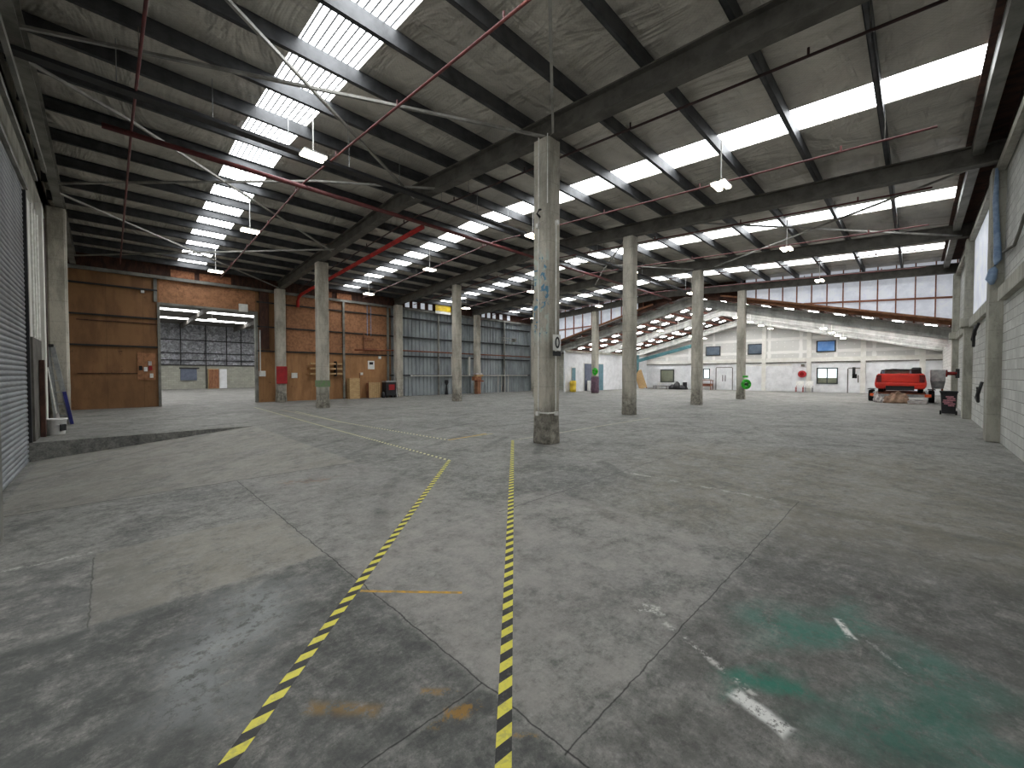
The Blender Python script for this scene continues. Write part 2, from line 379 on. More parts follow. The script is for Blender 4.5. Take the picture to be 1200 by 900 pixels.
def tape_mat(name, y, k, wear, width):
    t = NT(name); uv = t.n.new('ShaderNodeUVMap').outputs[0]
    s = t.n.new('ShaderNodeSeparateXYZ'); t.link(uv, s.inputs[0])
    f = t.math('FRACT', t.math('DIVIDE', t.math('ADD', s.outputs[0], t.math('MULTIPLY', s.outputs[1], .058)), .136))
    col = t.mix(t.math('GREATER_THAN', f, .5), lin(y), lin(k))
    p = t.pos()
    col = t.mix(t.math('MULTIPLY', t.ramp(t.noise(p, 14, 6, .8), .5, .62), wear), col, lin((112, 110, 104)))
    t.color(col); t.b.inputs['Roughness'].default_value = .45
    return t.m
M['tape'] = tape_mat('yellow and black hazard tape', (226, 216, 78), (30, 30, 28), .3, .06)
M['tape_old'] = tape_mat('scuffed pale and black tape', (222, 214, 150), (40, 40, 38), .5, .06)
M['orange_paint'] = simple('worn orange paint', (222, 168, 52), (150, 128, 90), 14, .7)

# ------------------------------------------------------------ mesh helpers
class MB:
    def __init__(s): s.v = []; s.f = []; s.uv = None
    def add(s, vs_, fs):
        o = len(s.v); s.v += [tuple(v) for v in vs_]; s.f += [tuple(i + o for i in f) for f in fs]; return s
    def box(s, x0, x1, y0, y1, z0, z1, rz=0, c=None):
        vs_ = [Vector((x, y, z)) for z in (z0, z1) for x, y in ((x0, y0), (x1, y0), (x1, y1), (x0, y1))]
        if rz:
            c = Vector(c) if c else Vector(((x0 + x1) / 2, (y0 + y1) / 2, 0)); m = Matrix.Rotation(rz, 3, 'Z')
            vs_ = [m @ (v - Vector((c.x, c.y, 0))) + Vector((c.x, c.y, 0)) for v in vs_]
        return s.add(vs_, [(0, 3, 2, 1), (4, 5, 6, 7), (0, 1, 5, 4), (1, 2, 6, 5), (2, 3, 7, 6), (3, 0, 4, 7)])
    def bar(s, a, b, w_, h_, up=(0, 0, 1)):     # rectangular bar between two points
        a, b = Vector(a), Vector(b); d = (b - a).normalized(); up = Vector(up)
        if abs(d.dot(up)) > .98: up = Vector((1, 0, 0))
        x = d.cross(up).normalized() * w_ / 2; z = x.cross(d).normalized() * h_ / 2
        vs_ = [q + sx * x + sz * z for q in (a, b) for sx, sz in ((-1, -1), (1, -1), (1, 1), (-1, 1))]
        return s.add(vs_, [(0, 1, 2, 3), (7, 6, 5, 4), (0, 4, 5, 1), (1, 5, 6, 2), (2, 6, 7, 3), (3, 7, 4, 0)])
    def tube(s, pts, r, n=8, caps=True):
        pts = [Vector(p) for p in pts]; rings = []
        for i, p in enumerate(pts):
            d = (pts[min(i + 1, len(pts) - 1)] - pts[max(i - 1, 0)]).normalized()
            up = Vector((0, 0, 1)) if abs(d.z) < .95 else Vector((1, 0, 0))
            x = d.cross(up).normalized(); y = x.cross(d)
            rr = r[i] if isinstance(r, (list, tuple)) else r
            rings.append([p + rr * (math.cos(2 * math.pi * k / n) * x + math.sin(2 * math.pi * k / n) * y) for k in range(n)])
        vs_ = [v for g in rings for v in g]; fs = []
        for i in range(len(pts) - 1):
            for k in range(n): fs.append((i * n + k, i * n + (k + 1) % n, (i + 1) * n + (k + 1) % n, (i + 1) * n + k))
        if caps: fs += [tuple(range(n))[::-1], tuple((len(pts) - 1) * n + k for k in range(n))]
        return s.add(vs_, fs)
    def lathe(s, c, prof, n=20, axis='Z'):      # prof: (r, h)
        vs_ = []; fs = []
        for r_, h_ in prof:
            for k in range(n):
                a = 2 * math.pi * k / n; u, v = r_ * math.cos(a), r_ * math.sin(a)
                q = {'Z': (u, v, h_), 'X': (h_, u, v), 'Y': (u, h_, v)}[axis]
                vs_.append(Vector(c) + Vector(q))
        for i in range(len(prof) - 1):
            for k in range(n): fs.append((i * n + k, i * n + (k + 1) % n, (i + 1) * n + (k + 1) % n, (i + 1) * n + k))
        fs += [tuple(range(n))[::-1], tuple((len(prof) - 1) * n + k for k in range(n))]
        return s.add(vs_, fs)
    def along_y(s, prof, ys, zf, closed=True):  # prof in (x, z), swept over ys with z offset zf(y)
        n = len(prof); vs_ = [(x, y, z + zf(y)) for y in ys for x, z in prof]; fs = []
        for i in range(len(ys) - 1):
            for k in range(n if closed else n - 1): fs.append((i * n + k, i * n + (k + 1) % n, (i + 1) * n + (k + 1) % n, (i + 1) * n + k))
        if closed: fs += [tuple(range(n)), tuple((len(ys) - 1) * n + k for k in range(n))[::-1]]
        return s.add(vs_, fs)
    def build(s, name, mat, parent=None, smooth=False, origin=None, bevel=0):
        me = bpy.data.meshes.new(name)
        if origin is None and parent is None and s.v:
            xs = [v[0] for v in s.v]; ys = [v[1] for v in s.v]; zs = [v[2] for v in s.v]
            origin = ((min(xs) + max(xs)) / 2, (min(ys) + max(ys)) / 2, min(zs))
        if parent is not None and origin is None: origin = parent.matrix_world.translation if False else parent['_o']
        o_ = Vector(origin); me.from_pydata([tuple(Vector(v) - o_) for v in s.v], [], s.f); me.validate()
        bm = bmesh.new(); bm.from_mesh(me); bmesh.ops.recalc_face_normals(bm, faces=bm.faces)
        bm.to_mesh(me); bm.free()
        if smooth:
            for p_ in me.polygons: p_.use_smooth = True
        me.materials.append(mat)
        o = bpy.data.objects.new(name, me); C.objects.link(o)
        if parent is None: o.location = o_
        else:
            o.parent = parent; o.location = o_ - Vector(parent['_o'])
        o['_o'] = tuple(o_)
        if bevel:
            b = o.modifiers.new('bevel', 'BEVEL'); b.width = bevel; b.segments = 2; b.limit_method = 'ANGLE'
        return o
def tag(o, label=None, cat=None, group=None, kind=None):
    if label: o['label'] = label
    if cat: o['category'] = cat
    if group: o['group'] = group
    if kind: o['kind'] = kind
    return o
def thing(name, loc, label, cat, group=None):
    o = bpy.data.objects.new(name, None); o.empty_display_size = .2; C.objects.link(o); o.location = loc; o['_o'] = tuple(loc)
    return tag(o, label, cat, group)
def struct(o): o['kind'] = 'structure'; return o
def copy_tree(root, loc, label, rz=None):
    r = root.copy(); C.objects.link(r); r.location = loc
    if rz is not None: r.rotation_euler.z = rz
    r['label'] = label
    for ch in list(root.children):
        c = ch.copy(); C.objects.link(c); c.parent = r
        for g in list(ch.children):
            d = g.copy(); C.objects.link(d); d.parent = c
    return r
B = lambda *a, **k: MB().box(*a, **k)

# ------------------------------------------------------------ dimensions (metres)
RIDGE = 12.0; YR, YL = -1.32, 25.2; XW = -1.25; ROWS = [-.95, 6.8, 13.9, 20.7, 27.6]
zu = lambda y: 6.15 + .055 * (13.4 - abs(y - RIDGE))         # underside of the main beams
BH, PH = .44, .28
zd = lambda y: zu(y) + BH + PH                                # roof deck underside
YS = [YR - .1, RIDGE, YL + .1]

# ------------------------------------------------------------ floor with the sunken ramp to the roller door
fl = MB()
XA, XB, Y0, Y1 = XW - .1, 3.0, 6.8, 13.7
def quad(x0, x1, y0, y1, z=0): fl.add([(x0, y0, z), (x1, y0, z), (x1, y1, z), (x0, y1, z)], [(0, 1, 2, 3)])
quad(XA, XB, -1.5, Y0); quad(XA, XB, Y1, 25.3); quad(XB, 43.3, -1.5, 25.3); quad(-16, 24, 25.3, 54.3)
dz = -.42
fl.add([(XA, Y0, dz), (XB, Y0, 0), (XB, Y1, 0), (XA, Y1, dz), (XA, Y0, 0), (XA, Y1, 0)], [(0, 1, 2, 3), (0, 4, 1), (3, 2, 5)])
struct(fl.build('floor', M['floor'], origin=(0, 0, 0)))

# ------------------------------------------------------------ walls
# right wall: blockwork, concrete band, dark timber top
struct(B(XW - .2, 43.3, YR - .2, YR, 0, 6.05).build('wall_right', M['block']))
wr = B(XW - .2, 27.9, YR - .2, YR + .02, 6.05, 6.95).build('trim_1', M['dark_timber']); struct(wr)
struct(B(XW, 27.6, YR + .02, YR + .6, 6.78, 6.82).build('trim_2', M['dark_timber']))
b = MB()
for x0, x1 in ((XW, 13.6), (14.2, 20.4), (21.0, 27.3)): b.box(x0, x1, YR, YR + .11, 3.08, 3.36)
struct(b.build('trim_3', M['concrete_wall']))
struct(B(XW, 27.5, YR + .02, YR + .14, 5.95, 6.12).build('trim_4', M['concrete_wall']))
# left wall: concrete behind the roller door, unseen door gap added for fill light
b = MB(); b.box(XW - .25, XW, YR - .2, .3, 0, 7.0); b.box(XW - .25, XW, .3, 5.0, 4.5, 7.0); b.box(XW - .25, XW, 5.0, 5.65, 0, 7.0)
b.box(XW - .25, XW, 5.65, 13.7, 5.5, 7.0)
b.box(XW - .25, XW, 13.7, 25.4, 0, 7.0); b.box(XW - .3, XW - .1, 5.6, 13.7, -.5, 5.55)
b.along_y([(XW - .25, -.9), (XW, -.9), (XW, .02), (XW - .25, .02)], YS, zd)
struct(b.build('wall_left', M['concrete_wall']))
# back wall (brown lining + grey sheeting); opening x 1.74..5.66, z < 4.8
OX0, OX1, OZ = 1.76, 5.68, 4.82
b = MB(); b.box(XW - .2, OX0, YL, YL + .12, 0, 6.1); b.box(OX1, 13.6, YL, YL + .12, 0, 6.1)
wb = b.build('wall_back', M['ply'], origin=(0, YL, 0)); struct(wb)
B(OX0, OX1, YL, YL + .12, OZ, 6.1).build('lintel_panel', M['ply_osb'], wb)
B(7.2, 13.4, YL - .02, YL, 2.85, 6.05).build('upper_lining', M['ply_osb'], wb)
B(OX1 + .1, 13.4, YL - .015, YL, 0, 2.8).build('lower_lining', M['ply_light'], wb)
B(XW, 28, YL + .02, YL + .14, 6.1, 6.98).build('eaves_board', M['dark_timber'], wb)
# corrugated part
n = 46; x = 13.6; prof = []
while x < 27.7:
    prof += [(x, 0), (x + .10, 0), (x + .13, -.05), (x + .21, -.05), (x + .24, 0)]; x += .31
b = MB(); vs_ = [(px, YL + .1 + py, z) for z in (0, 6.1) for px, py in prof]; k = len(prof)
b.add(vs_, [(i, i + 1, k + i + 1, k + i) for i in range(k - 1)])
b.build('corrugated_sheeting', M['corrugated'], wb)
b = MB()
for z in (1.45, 2.78, 4.10, 5.42):
    b.box(XW, OX0 - .05, YL - .09, YL - .01, z - .035, z + .035) if z > 2 else None
    b.box(OX1 + .05, 13.5, YL - .11, YL - .02, z - .035, z + .035) if z > 2 else None
    b.box(13.5, 27.4, YL - .10, YL + .03, z - .045, z + .045)
b.build('wall_girt', M['dark_steel'], wb)
B(XW, 27.5, YL - .16, YL, 5.98, 6.12).build('wall_head_rail', M['eave'], wb)
for x in (10.35, 13.3, 17.35, 24.1): B(x - .06, x + .06, YL - .2, YL - .11, 0, 6.0).build('wall_post', M['eave'], wb)
b = MB(); b.box(OX0 - .07, OX0 + .03, YL - .1, YL + .2, 0, OZ + .06); b.box(OX1 - .03, OX1 + .09, YL - .1, YL + .2, 0, OZ + .06)
b.box(OX0, OX1, YL - .08, YL + .2, OZ - .02, OZ + .07)
struct(b.build('door_1', M['eave']))
B(1.58, 1.70, YL - .08, YL - .02, 4.9, 6.0).build('hanging_stile', M['eave'], wb)
for z, x0, x1 in ((1.55, -.9, 1.3), (3.85, -.9, 1.7)): B(x0, x1, YL - .03, YL - .005, z - .02, z + .02).build('cover_strip', M['dark_timber'], wb)
# rear shed seen through the opening (y 25..54)
b = MB(); b.box(-16, 24, 54, 54.2, 0, 2.45); b.box(-16.2, -16, 25.3, 54.2, 0, 7); b.box(24, 24.2, 25.3, 54.2, 0, 7)
struct(b.build('wall_next_shed', M['block_far']))
struct(B(-16, 24, 54.02, 54.2, 2.45, 7.2).build('wall_next_shed_lining', M['silver']))
b = MB()
for z in (2.5, 3.0, 3.75, 5.1): b.box(-16, 24, 53.88, 54, z - .05, z + .05)
for x in (-12, -9, -6, -3.1, -.2, 3.4, 5.4, 7.5, 9.35, 10.7, 12.4, 14): b.box(x - .04, x + .04, 53.86, 53.98, 0 if x in (7.5, -6) else 2.5, 6.8)
struct(b.build('trim_5', M['dark_steel']))
struct(B(-16, 24, 25.35, 54.2, 6.75, 6.85).build('ceiling_next_shed', M['steel']))
for k in range(4):
    y = 29.5 + 6.2 * k
    struct(B(-15, 23, y, y + .8, 6.70, 6.74).build('window_%d' % (20 + k), M['sky_next']))
for k in range(8):
    x = -13 + 4.6 * k
    tag(B(x, x + .14, 25.5, 53.8, 6.28, 6.69).build('roof_beam', M['steel']), 'dark roof beam of the shed beyond the doorway', 'beam', 'beams of the next shed')
# far gabled shed x 28..43
XF = 43.0; GR = 11.3
gz = lambda y: 6.3 - .25 * abs(y - GR)
GYS = [YR - .1, GR, 25.3]
b = MB(); b.add([(XF, YR - .1, 0), (XF, 25.3, 0), (XF, 25.3, 2.62), (XF, YR - .1, 2.62)], [(0, 1, 2, 3)])
b.box(XF, XF + .15, YR - .1, 25.3, 0, 2.62)
b = MB().box(XF, XF + .15, YR - .1, 25.3, 0, 2.62); struct(b.build('wall_far', M['white']))
g0 = 3.02
vs_ = []
for xx in (XF + .02, XF + .15): vs_ += [(xx, YR - .1, 2.62), (xx, 25.3, 2.62), (xx, 25.3, gz(25.3) + .9), (xx, GR, gz(GR) + .9), (xx, YR - .1, gz(YR) + .9)]
wu = MB().add(vs_, [(0, 1, 2, 3, 4), (9, 8, 7, 6, 5), (0, 5, 6, 1), (1, 6, 7, 2), (2, 7, 8, 3), (3, 8, 9, 4), (4, 9, 5, 0)]).build('wall_far_upper', M['plaster']); struct(wu)
struct(B(XF - .08, XF + .02, YR, 21.5, 2.62, 2.98).build('trim_6', M['cream']))
struct(B(XF - .10, XF - .01, YR, 21.5, 2.54, 2.62).build('trim_7', M['steel']))
for y in (-.3, 3.05, 6.6, 10.0):
    struct(B(XF - .14, XF + .01, y - .16, y + .16, 0, gz(y) + .3).build('trim_8', M['cream']))
struct(B(28.0, XF, 21.5, 21.65, 0, 3.55).build('wall_office', M['white']))
struct(B(28.0, XF, 21.38, 21.5, 3.45, 3.62).build('trim_9', M['concrete_wall']))
struct(B(28.0, 43.2, YL, YL + .15, 0, 6.4).build('wall_back_far', M['block_far']))
# infill over the far shed at x = 28
def zplate(y): return gz(y) + .86
b = MB(); ya, yb = YR, 6.6
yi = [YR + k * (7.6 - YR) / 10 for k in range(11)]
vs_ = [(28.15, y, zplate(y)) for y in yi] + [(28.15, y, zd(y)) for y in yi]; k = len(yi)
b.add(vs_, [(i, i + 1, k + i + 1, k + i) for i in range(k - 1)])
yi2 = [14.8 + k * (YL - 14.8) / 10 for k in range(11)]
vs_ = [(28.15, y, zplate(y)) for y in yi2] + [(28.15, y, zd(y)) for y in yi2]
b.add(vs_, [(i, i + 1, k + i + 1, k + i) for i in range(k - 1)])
gw = b.build('wall_gable_infill', M['wrap_glow']); struct(gw)
b = MB(); ym = [7.6, 9.5, GR, RIDGE, 14.8]
for x_ in (28.12, 28.17): b.add([(x_, y, zplate(y) - .3) for y in ym] + [(x_, y, zd(y) + .03) for y in ym], [(i, i + 1, i + 6, i + 5) for i in range(4)])
b.build('ridge_board', M['dark_timber'], gw)
b = MB()
for i in range(26):
    y = YR + .05 + i * .69 if i < 13 else YL - .05 - (i - 13) * .9
    if zplate(y) < zd(y) - .1: B(28.02, 28.12, y - .025, y + .025, zplate(y), zd(y)).build('stud', M['stud'], gw)
b.bar((28.06, YR, 5.12), (28.06, 4.6, 5.52), .08, .09); b.bar((28.06, YL, 5.3), (28.06, 18, 5.5), .08, .09)
b.build('rail', M['stud'], gw)
b = MB().bar((28.05, YR, zplate(YR)), (28.05, 9.0, zplate(9.0)), .28, .10); b.bar((28.05, 25.1, zplate(25.1)), (28.05, 13.6, zplate(13.6)), .28, .10)
b.bar((28.2, YR, zplate(YR) - .14), (28.2, 9.0, zplate(9.0) - .14), .1, .18)
b.build('raking_plate', M['timber'], gw)

# ------------------------------------------------------------ roof deck, skylights
SX = [(2.45, 3.52), (10.25, 11.22), (17.35, 18.4), (24.35, 25.5)]
xs = [XW - .2]
for a, c in SX: xs += [a, c]
xs += [28.2]
b = MB()
for i in range(0, len(xs), 2):
    x0, x1 = xs[i], xs[i + 1]
    b.along_y([(x0, 0), (x1, 0), (x1, .08), (x0, .08)], YS, zd)
struct(b.build('ceiling', M['foil'], origin=(0, 0, 0)))
for i, (a, c) in enumerate(SX):
    b = MB(); b.along_y([(a, .03), (c, .03), (c, .05), (a, .05)], [YR + .45, RIDGE, YL - .3], zd)
    struct(b.build('window_%d' % (i + 1), M['sky']))
    b = MB()
    for y0, y1 in ((YR - .1, YR + .45), (YL - .3, YL + .1)): b.along_y([(a, 0), (c, 0), (c, .08), (a, .08)], [y0, y1], zd)
    b.add([], []); struct(b.build('ceiling', M['foil']))
b = MB()
gdeck = lambda y: gz(y) + .74
FS = [(30.0, 30.5), (32.4, 32.9), (34.4, 34.9), (37.0, 37.5), (39.4, 39.9), (41.2, 41.7)]
b.along_y([(28.2, 0), (43.3, 0), (43.3, .06), (28.2, .06)], GYS, gdeck)
struct(b.build('ceiling_gabled_shed', M['foil_brown']))
for i, (a, c) in enumerate(FS):
    b = MB()
    for side in (-1, 1):
        for k in range(1, 11):
            y0 = GR + side * 1.24 * (k - .5); y0, y1 = y0 - .22, y0 + .22
            if y0 < YR or y1 > 25: continue
            b.along_y([(a, -.03), (c, -.03), (c, -.004), (a, -.004)], [y0, y1], gdeck)
    struct(b.build('window_%d' % (i + 50), M['sky_far']))

# main roof beams (I sections bent at the ridge)
def ibeam(x, w_=.2, h=BH, tf=.03, tw=.03):
    a = w_ / 2; t2 = tw / 2
    return [(x - a, 0), (x + a, 0), (x + a, tf), (x + t2, tf), (x + t2, h - tf), (x + a, h - tf), (x + a, h), (x - a, h), (x - a, h - tf), (x - t2, h - tf), (x - t2, tf), (x - a, tf)]
blab = ['long grey roof beam along the left wall above the roller door', 'nearest heavy roof beam crossing over the paint-marked column', 'second heavy roof beam, over the column behind the paint-marked one',
        'third heavy roof beam, over the column with the pale broad foot', 'last heavy roof beam, over the column with the green hose']
for i, x in enumerate(ROWS):
    o = MB().along_y(ibeam(x, .26 if i else .18), [YR + .02, RIDGE, YL - .02], zu).build('roof_beam', M['steel'] if i else M['eave'])
    tag(o, blab[i], 'beam', 'main roof beams')
# eave channel on the left wall (several parallel flanges)
b = MB()
for k, (xx, z0) in enumerate(((XW + .02, 5.55), (XW + .16, 5.8), (XW + .30, 6.02))): b.box(xx, xx + .06, YR, 13.9, z0, z0 + .10)
tag(b.build('roller_door_header', M['eave']), 'stacked pale steel rails over the grey roller door', 'rail')
# purlins
ordw = ['first', 'second', 'third', 'fourth', 'fifth', 'sixth', 'seventh', 'eighth', 'ninth']
def cprof(x0, x1, y, side, z):
    b = MB(); s = side
    b.box(x0, x1, y - .012, y + .012, z, z + PH - .008)
    b.box(x0, x1, *sorted((y, y + s * .075)), z, z + .014); b.box(x0, x1, *sorted((y, y + s * .075)), z + PH - .022, z + PH - .008)
    b.box(x0, x1, *sorted((y + s * .061, y + s * .075)), z, z + .03)
    return b
for side, txt in ((-1, 'right-hand'), (1, 'left-hand')):
    for k in range(1, 10):
        y = RIDGE + side * 1.43 * k
        if y < YR + .1: continue
        o = cprof(XW, 28.1, y, -side, zu(y) + BH + .001).build('purlin', M['purlin'] if not (k == 9 and side < 0) else M['eave'])
        nm = 'purlin running the length of the hall, %s from the ridge on the %s roof slope' % (ordw[k - 1], txt)
        if k == 9: nm = 'outermost purlin at the eaves of the %s roof slope' % txt
        tag(o, nm, 'purlin', 'roof purlins')
tag(cprof(XW, 28.1, RIDGE, 1, zu(RIDGE) + BH).build('purlin', M['purlin']), 'ridge purlin at the crest of the main roof', 'purlin', 'roof purlins')
# eave channel along the right wall
tag(B(XW, 27.5, -.98, -.80, 6.42, 6.62).build('eaves_channel', M['eave']), 'pale steel channel along the eaves of the right wall', 'channel')

# gabled shed rafters and purlins
rl = ['nearest sloping concrete rafter of the gabled shed', 'second sloping concrete rafter of the gabled shed', 'rearmost sloping concrete rafter, against the pale far wall']
for i, x in enumerate((28.9, 35.6, 42.3)):
    p_ = [(x - .16, 0), (x + .16, 0), (x + .16, .12), (x + .09, .16), (x + .09, .40), (x + .16, .45), (x + .16, .56), (x - .16, .56), (x - .16, .45), (x - .09, .40), (x - .09, .16), (x - .16, .12)]
    tag(MB().along_y(p_, [YR + .03, GR, 25.1], gz).build('concrete_rafter', M['concrete_beam']), rl[i], 'rafter', 'concrete rafters of the gabled shed')
n_ = 0
for side, txt in ((-1, 'right'), (1, 'left')):
    for k in range(1, 11):
        y = GR + side * 1.24 * k
        if y < YR + .1 or y > 25: continue
        tag(B(28.3, XF - .01, y - .03, y + .03, gz(y) + .57, gz(y) + .72).build('timber_purlin', M['red_timber']),
            'red-brown timber purlin under the %s slope of the gabled shed, %s from its ridge' % (txt, (ordw + ['tenth', 'eleventh'])[k - 1]), 'purlin', 'timber purlins of the gabled shed')

# ------------------------------------------------------------ columns
def column(x, y, s, ztop, label, mat, group='concrete columns of the hall'):
    h = s / 2; c = .05; t = thing('concrete_column', (x, y, 0), label, 'column', group)
    b = MB(); prof = []
    for sx, sy in ((-1, -1), (1, -1), (1, 1), (-1, 1)):
        if sx * sy > 0: prof += [(x + sx * h, y + sy * (h - c)), (x + sx * (h - c), y + sy * h)]
        else: prof += [(x + sx * (h - c), y + sy * h), (x + sx * h, y + sy * (h - c))]
    rings = []; zs = [0, .04, .35, .75, 1.05, 1.5, 3, 5, ztop]
    rs = [1.0, 1.04, 1.0, .985, 1.0, 1, 1, 1, 1]
    rnd = random.Random(int(x * 10 + y))
    vs_ = []
    for z, r in zip(zs, rs):
        for px, py in prof:
            j = 1 + (rnd.uniform(-.02, .02) if z < 1.2 else 0)
            vs_.append((x + (px - x) * r * j, y + (py - y) * r * j, z))
    fs = [tuple(range(8))[::-1], tuple(8 * (len(zs) - 1) + k for k in range(8))]
    for i in range(len(zs) - 1):
        for k in range(8): fs.append((i * 8 + k, i * 8 + (k + 1) % 8, (i + 1) * 8 + (k + 1) % 8, (i + 1) * 8 + k))
    b.add(vs_, fs); b.build('shaft', mat, t)
    B(x - .2, x + .2, y - .2, y + .2, ztop, zu(y) - .001).build('bearing_plate', M['steel'], t)
    return t
def ctop(y, x=None): return zu(y) - .03
CA = column(6.82, 5.75, .44, ctop(5.75), 'nearest concrete column, marked with blue paint, conduits down both faces', M['concrete_paint'])
CB = column(13.9, 7.65, .42, ctop(7.65), 'second-nearest concrete column, plain, right of the paint-marked one', M['concrete'])
CC = column(20.8, 7.75, .44, ctop(7.75), 'concrete column with pale scuffed lower half, between the plain one and the green hose one', M['concrete'])
CD = column(27.6, 7.65, .42, ctop(7.65), 'concrete column carrying a round green hose', M['concrete'])
CE = column(27.6, 18.2, .44, ctop(18.2), 'distant concrete column with a purple-wrapped foot', M['concrete'])
CF = column(6.85, 18.9, .46, ctop(18.9), 'concrete column in front of the brown wall with a dark stained foot', M['concrete'])
CG = column(6.75, 24.75, .46, ctop(24.75), 'concrete column against the brown wall bearing a red panel', M['concrete'])
CH = column(13.95, 18.35, .42, ctop(18.35), 'concrete column standing free before the grey corrugated wall', M['concrete'])
CJ = column(13.9, 24.75, .48, ctop(24.75), 'concrete column where brown lining meets grey sheeting', M['concrete'])
CI = column(20.7, 24.6, .44, ctop(24.6), 'concrete column against the grey wall with timber offcuts at its foot', M['concrete'])
CK = column(27.6, 24.75, .44, ctop(24.75), 'concrete column at the far right end of the grey corrugated wall', M['concrete'])
CL = column(20.7, 18.3, .44, ctop(18.3), 'concrete column hidden behind the paint-marked column', M['concrete'])
# left wall pier
CP = column(-1.03, 18.5, .42, ctop(18.4), 'broad concrete pier at the left wall behind the ladder', M['concrete'])
for x, l in ((14.15, 'nearest block pier projecting from the right wall, with blue wrap hanging on it'), (20.75, 'second pier on the right wall, with looped hoses'), (27.3, 'farthest pier on the right wall, by the gabled shed'), (7.2, 'pier on the right wall just outside the view')):
    if x == 7.2: continue
    t = thing('wall_pier', (x, YR, 0), l, 'pier', 'piers of the right wall')
    B(x - .28, x + .22, YR - .02, YR + .21, 0, 6.05).build('shaft', M['concrete_wall'], t, bevel=.02)
    if x > 15: B(x - .34, x + .28, YR - .02, YR + .30, 3.1, 3.4).build('capital', M['concrete_wall'], t, bevel=.02)
# near jamb of the roller door + pier pieces
tag(B(XW, -.70, 5.66, 5.94, 0, 5.5).build('door_jamb', M['eave']), 'pale steel jamb at the left picture edge, near side of the roller door', 'jamb')

# column fittings ------------------------------------------------
# A: conduits, sockets, hook, sign
xA, yA = 6.82, 5.75; fx, fy = xA - .22, yA - .22
b = MB().tube([(fx - .014, yA + .03, zu(5.7)), (fx - .014, yA + .03, .72)], .015)
b.build('conduit', M['conduit'], CA)
b = MB().tube([(xA + .03, fy - .016, 4.78), (xA + .03, fy - .016, .72)], .018); b.build('conduit', M['conduit'], CA)
b = MB().tube([(fx - .02, fy - .0, zu(5.7)), (fx - .02, fy - .0, 5.1)], .01); b.build('conduit', M['conduit'], CA)
for (x0, y0, z0, fc) in ((fx - .035, yA + .03, .66, 'x'), (xA + .03, fy - .035, .66, 'y'), (fx - .04, yA + .03, 4.68, 'x'), (xA + .03, fy - .04, 4.75, 'y')):
    o = B(x0 - .035, x0 + .035, y0 - .035, y0 + .035, z0 - .045, z0 + .045).build('socket_box', M['conduit'], CA, bevel=.008)
b = MB().tube([(fx - .03, yA + .03, .68), (fx - .04, fy - .04, .68), (xA + .03, fy - .03, .68)], .016); b.build('conduit', M['conduit'], CA)
b = MB().tube([(fx - .03, yA - .02, 4.85), (fx - .12, yA - .02, 4.9), (fx - .10, yA - .06, 4.98), (fx - .04, yA - .05, 5.0)], .022); b.build('bracket', M['black_plastic'], CA)
t = thing('column_sign', (xA, fy, 2.2), 'white sign with a black oval ring on the paint-marked column', 'sign')
B(xA - .10, xA + .16, fy - .05, fy - .04, 2.02, 2.36).build('board', M['white_plastic'], t)
b = MB(); N = 24; vs_ = []; cx = xA + .04
for yy in (fy - .056, fy - .0505):
    for k in range(N):
        a = 2 * math.pi * k / N
        vs_.append((cx + .075 * math.cos(a), yy, 2.19 + .125 * math.sin(a))); vs_.append((cx + .040 * math.cos(a), yy, 2.19 + .08 * math.sin(a)))
fs = []
for k in range(N):
    a0, a1 = 2 * k, 2 * ((k + 1) % N); fs += [(a0, a1, a1 + 1, a0 + 1), (a0 + 2 * N, a0 + 2 * N + 1, a1 + 2 * N + 1, a1 + 2 * N), (a0, a0 + 2 * N, a1 + 2 * N, a1)]
b.add(vs_, fs).build('ring_mark', M['black_plastic'], t)
B(xA - .10, xA + .16, fy - .05, fy - .04, 1.90, 2.00).build('lower_panel', M['black_plastic'], t)
# G: red panel ; F: green paint band ; E: green + purple ; D: green hose
tag(B(6.47, 6.99, 24.46, 24.51, 1.0, 1.95).build('red_panel', M['red_sign']), 'plain red board fixed to the column before the brown wall', 'sign')
B(6.61, 7.09, 18.655, 18.668, .95, 1.25).build('green_paint_band', simple('faint green paint on concrete', (112, 146, 98), (128, 128, 112), 9, .8), CF)
B(6.605, 6.618, 18.67, 19.13, .95, 1.25).build('green_paint_band', bpy.data.materials['faint green paint on concrete'], CF)
b = MB().lathe((27.6, 18.2, 0), [(.30, .05), (.34, .3), (.31, .7), (.33, 1.2), (.29, 1.35)], 12); 
tag(b.build('column_wrap', M['purple'], smooth=True), 'purple wrapping around the foot of the distant column', 'wrap')
b = MB()
for k in range(5): b.tube([(27.33 - .02, 18.0 + .24 * math.cos(a), 1.75 + .24 * math.sin(a)) for a in [2 * math.pi * i / 16 for i in range(17)]], .03, 6) if k == 0 else b.tube([(27.30 - .012 * k, 18.0 + (.24 - .04 * k) * math.cos(a), 1.75 + (.32 - .04 * k) * math.sin(a)) for a in [2 * math.pi * i / 16 for i in range(17)]], .03, 6)
tag(b.build('hose_coil', M['green'], smooth=True), 'green hose coil hung above the purple-wrapped column foot', 'hose')
t = thing('hose_reel', (27.3, 7.4, 1.0), 'bright round green hose reel on the far right column', 'hose')
d = Vector((-1, -1, 0)).normalized()
b = MB()
for k, rr in enumerate((.27, .21, .15, .24, .19)):
    c0 = Vector((27.3, 7.3, .92)) + d * (.04 + .05 * (k > 2)); sx = Vector((1, -1, 0)).normalized()
    b.tube([c0 + sx * rr * math.cos(a) + Vector((0, 0, rr * math.sin(a))) for a in [2 * math.pi * i / 20 for i in range(21)]], .04, 6)
b.build('hose', M['green'], t, smooth=True)
b = MB(); c0 = Vector((27.3, 7.3, .92)); b.tube([c0, c0 + d * .14], .09, 14); b.build('hub', simple('dark green plastic', (20, 90, 26), (14, 60, 18), 5), t)
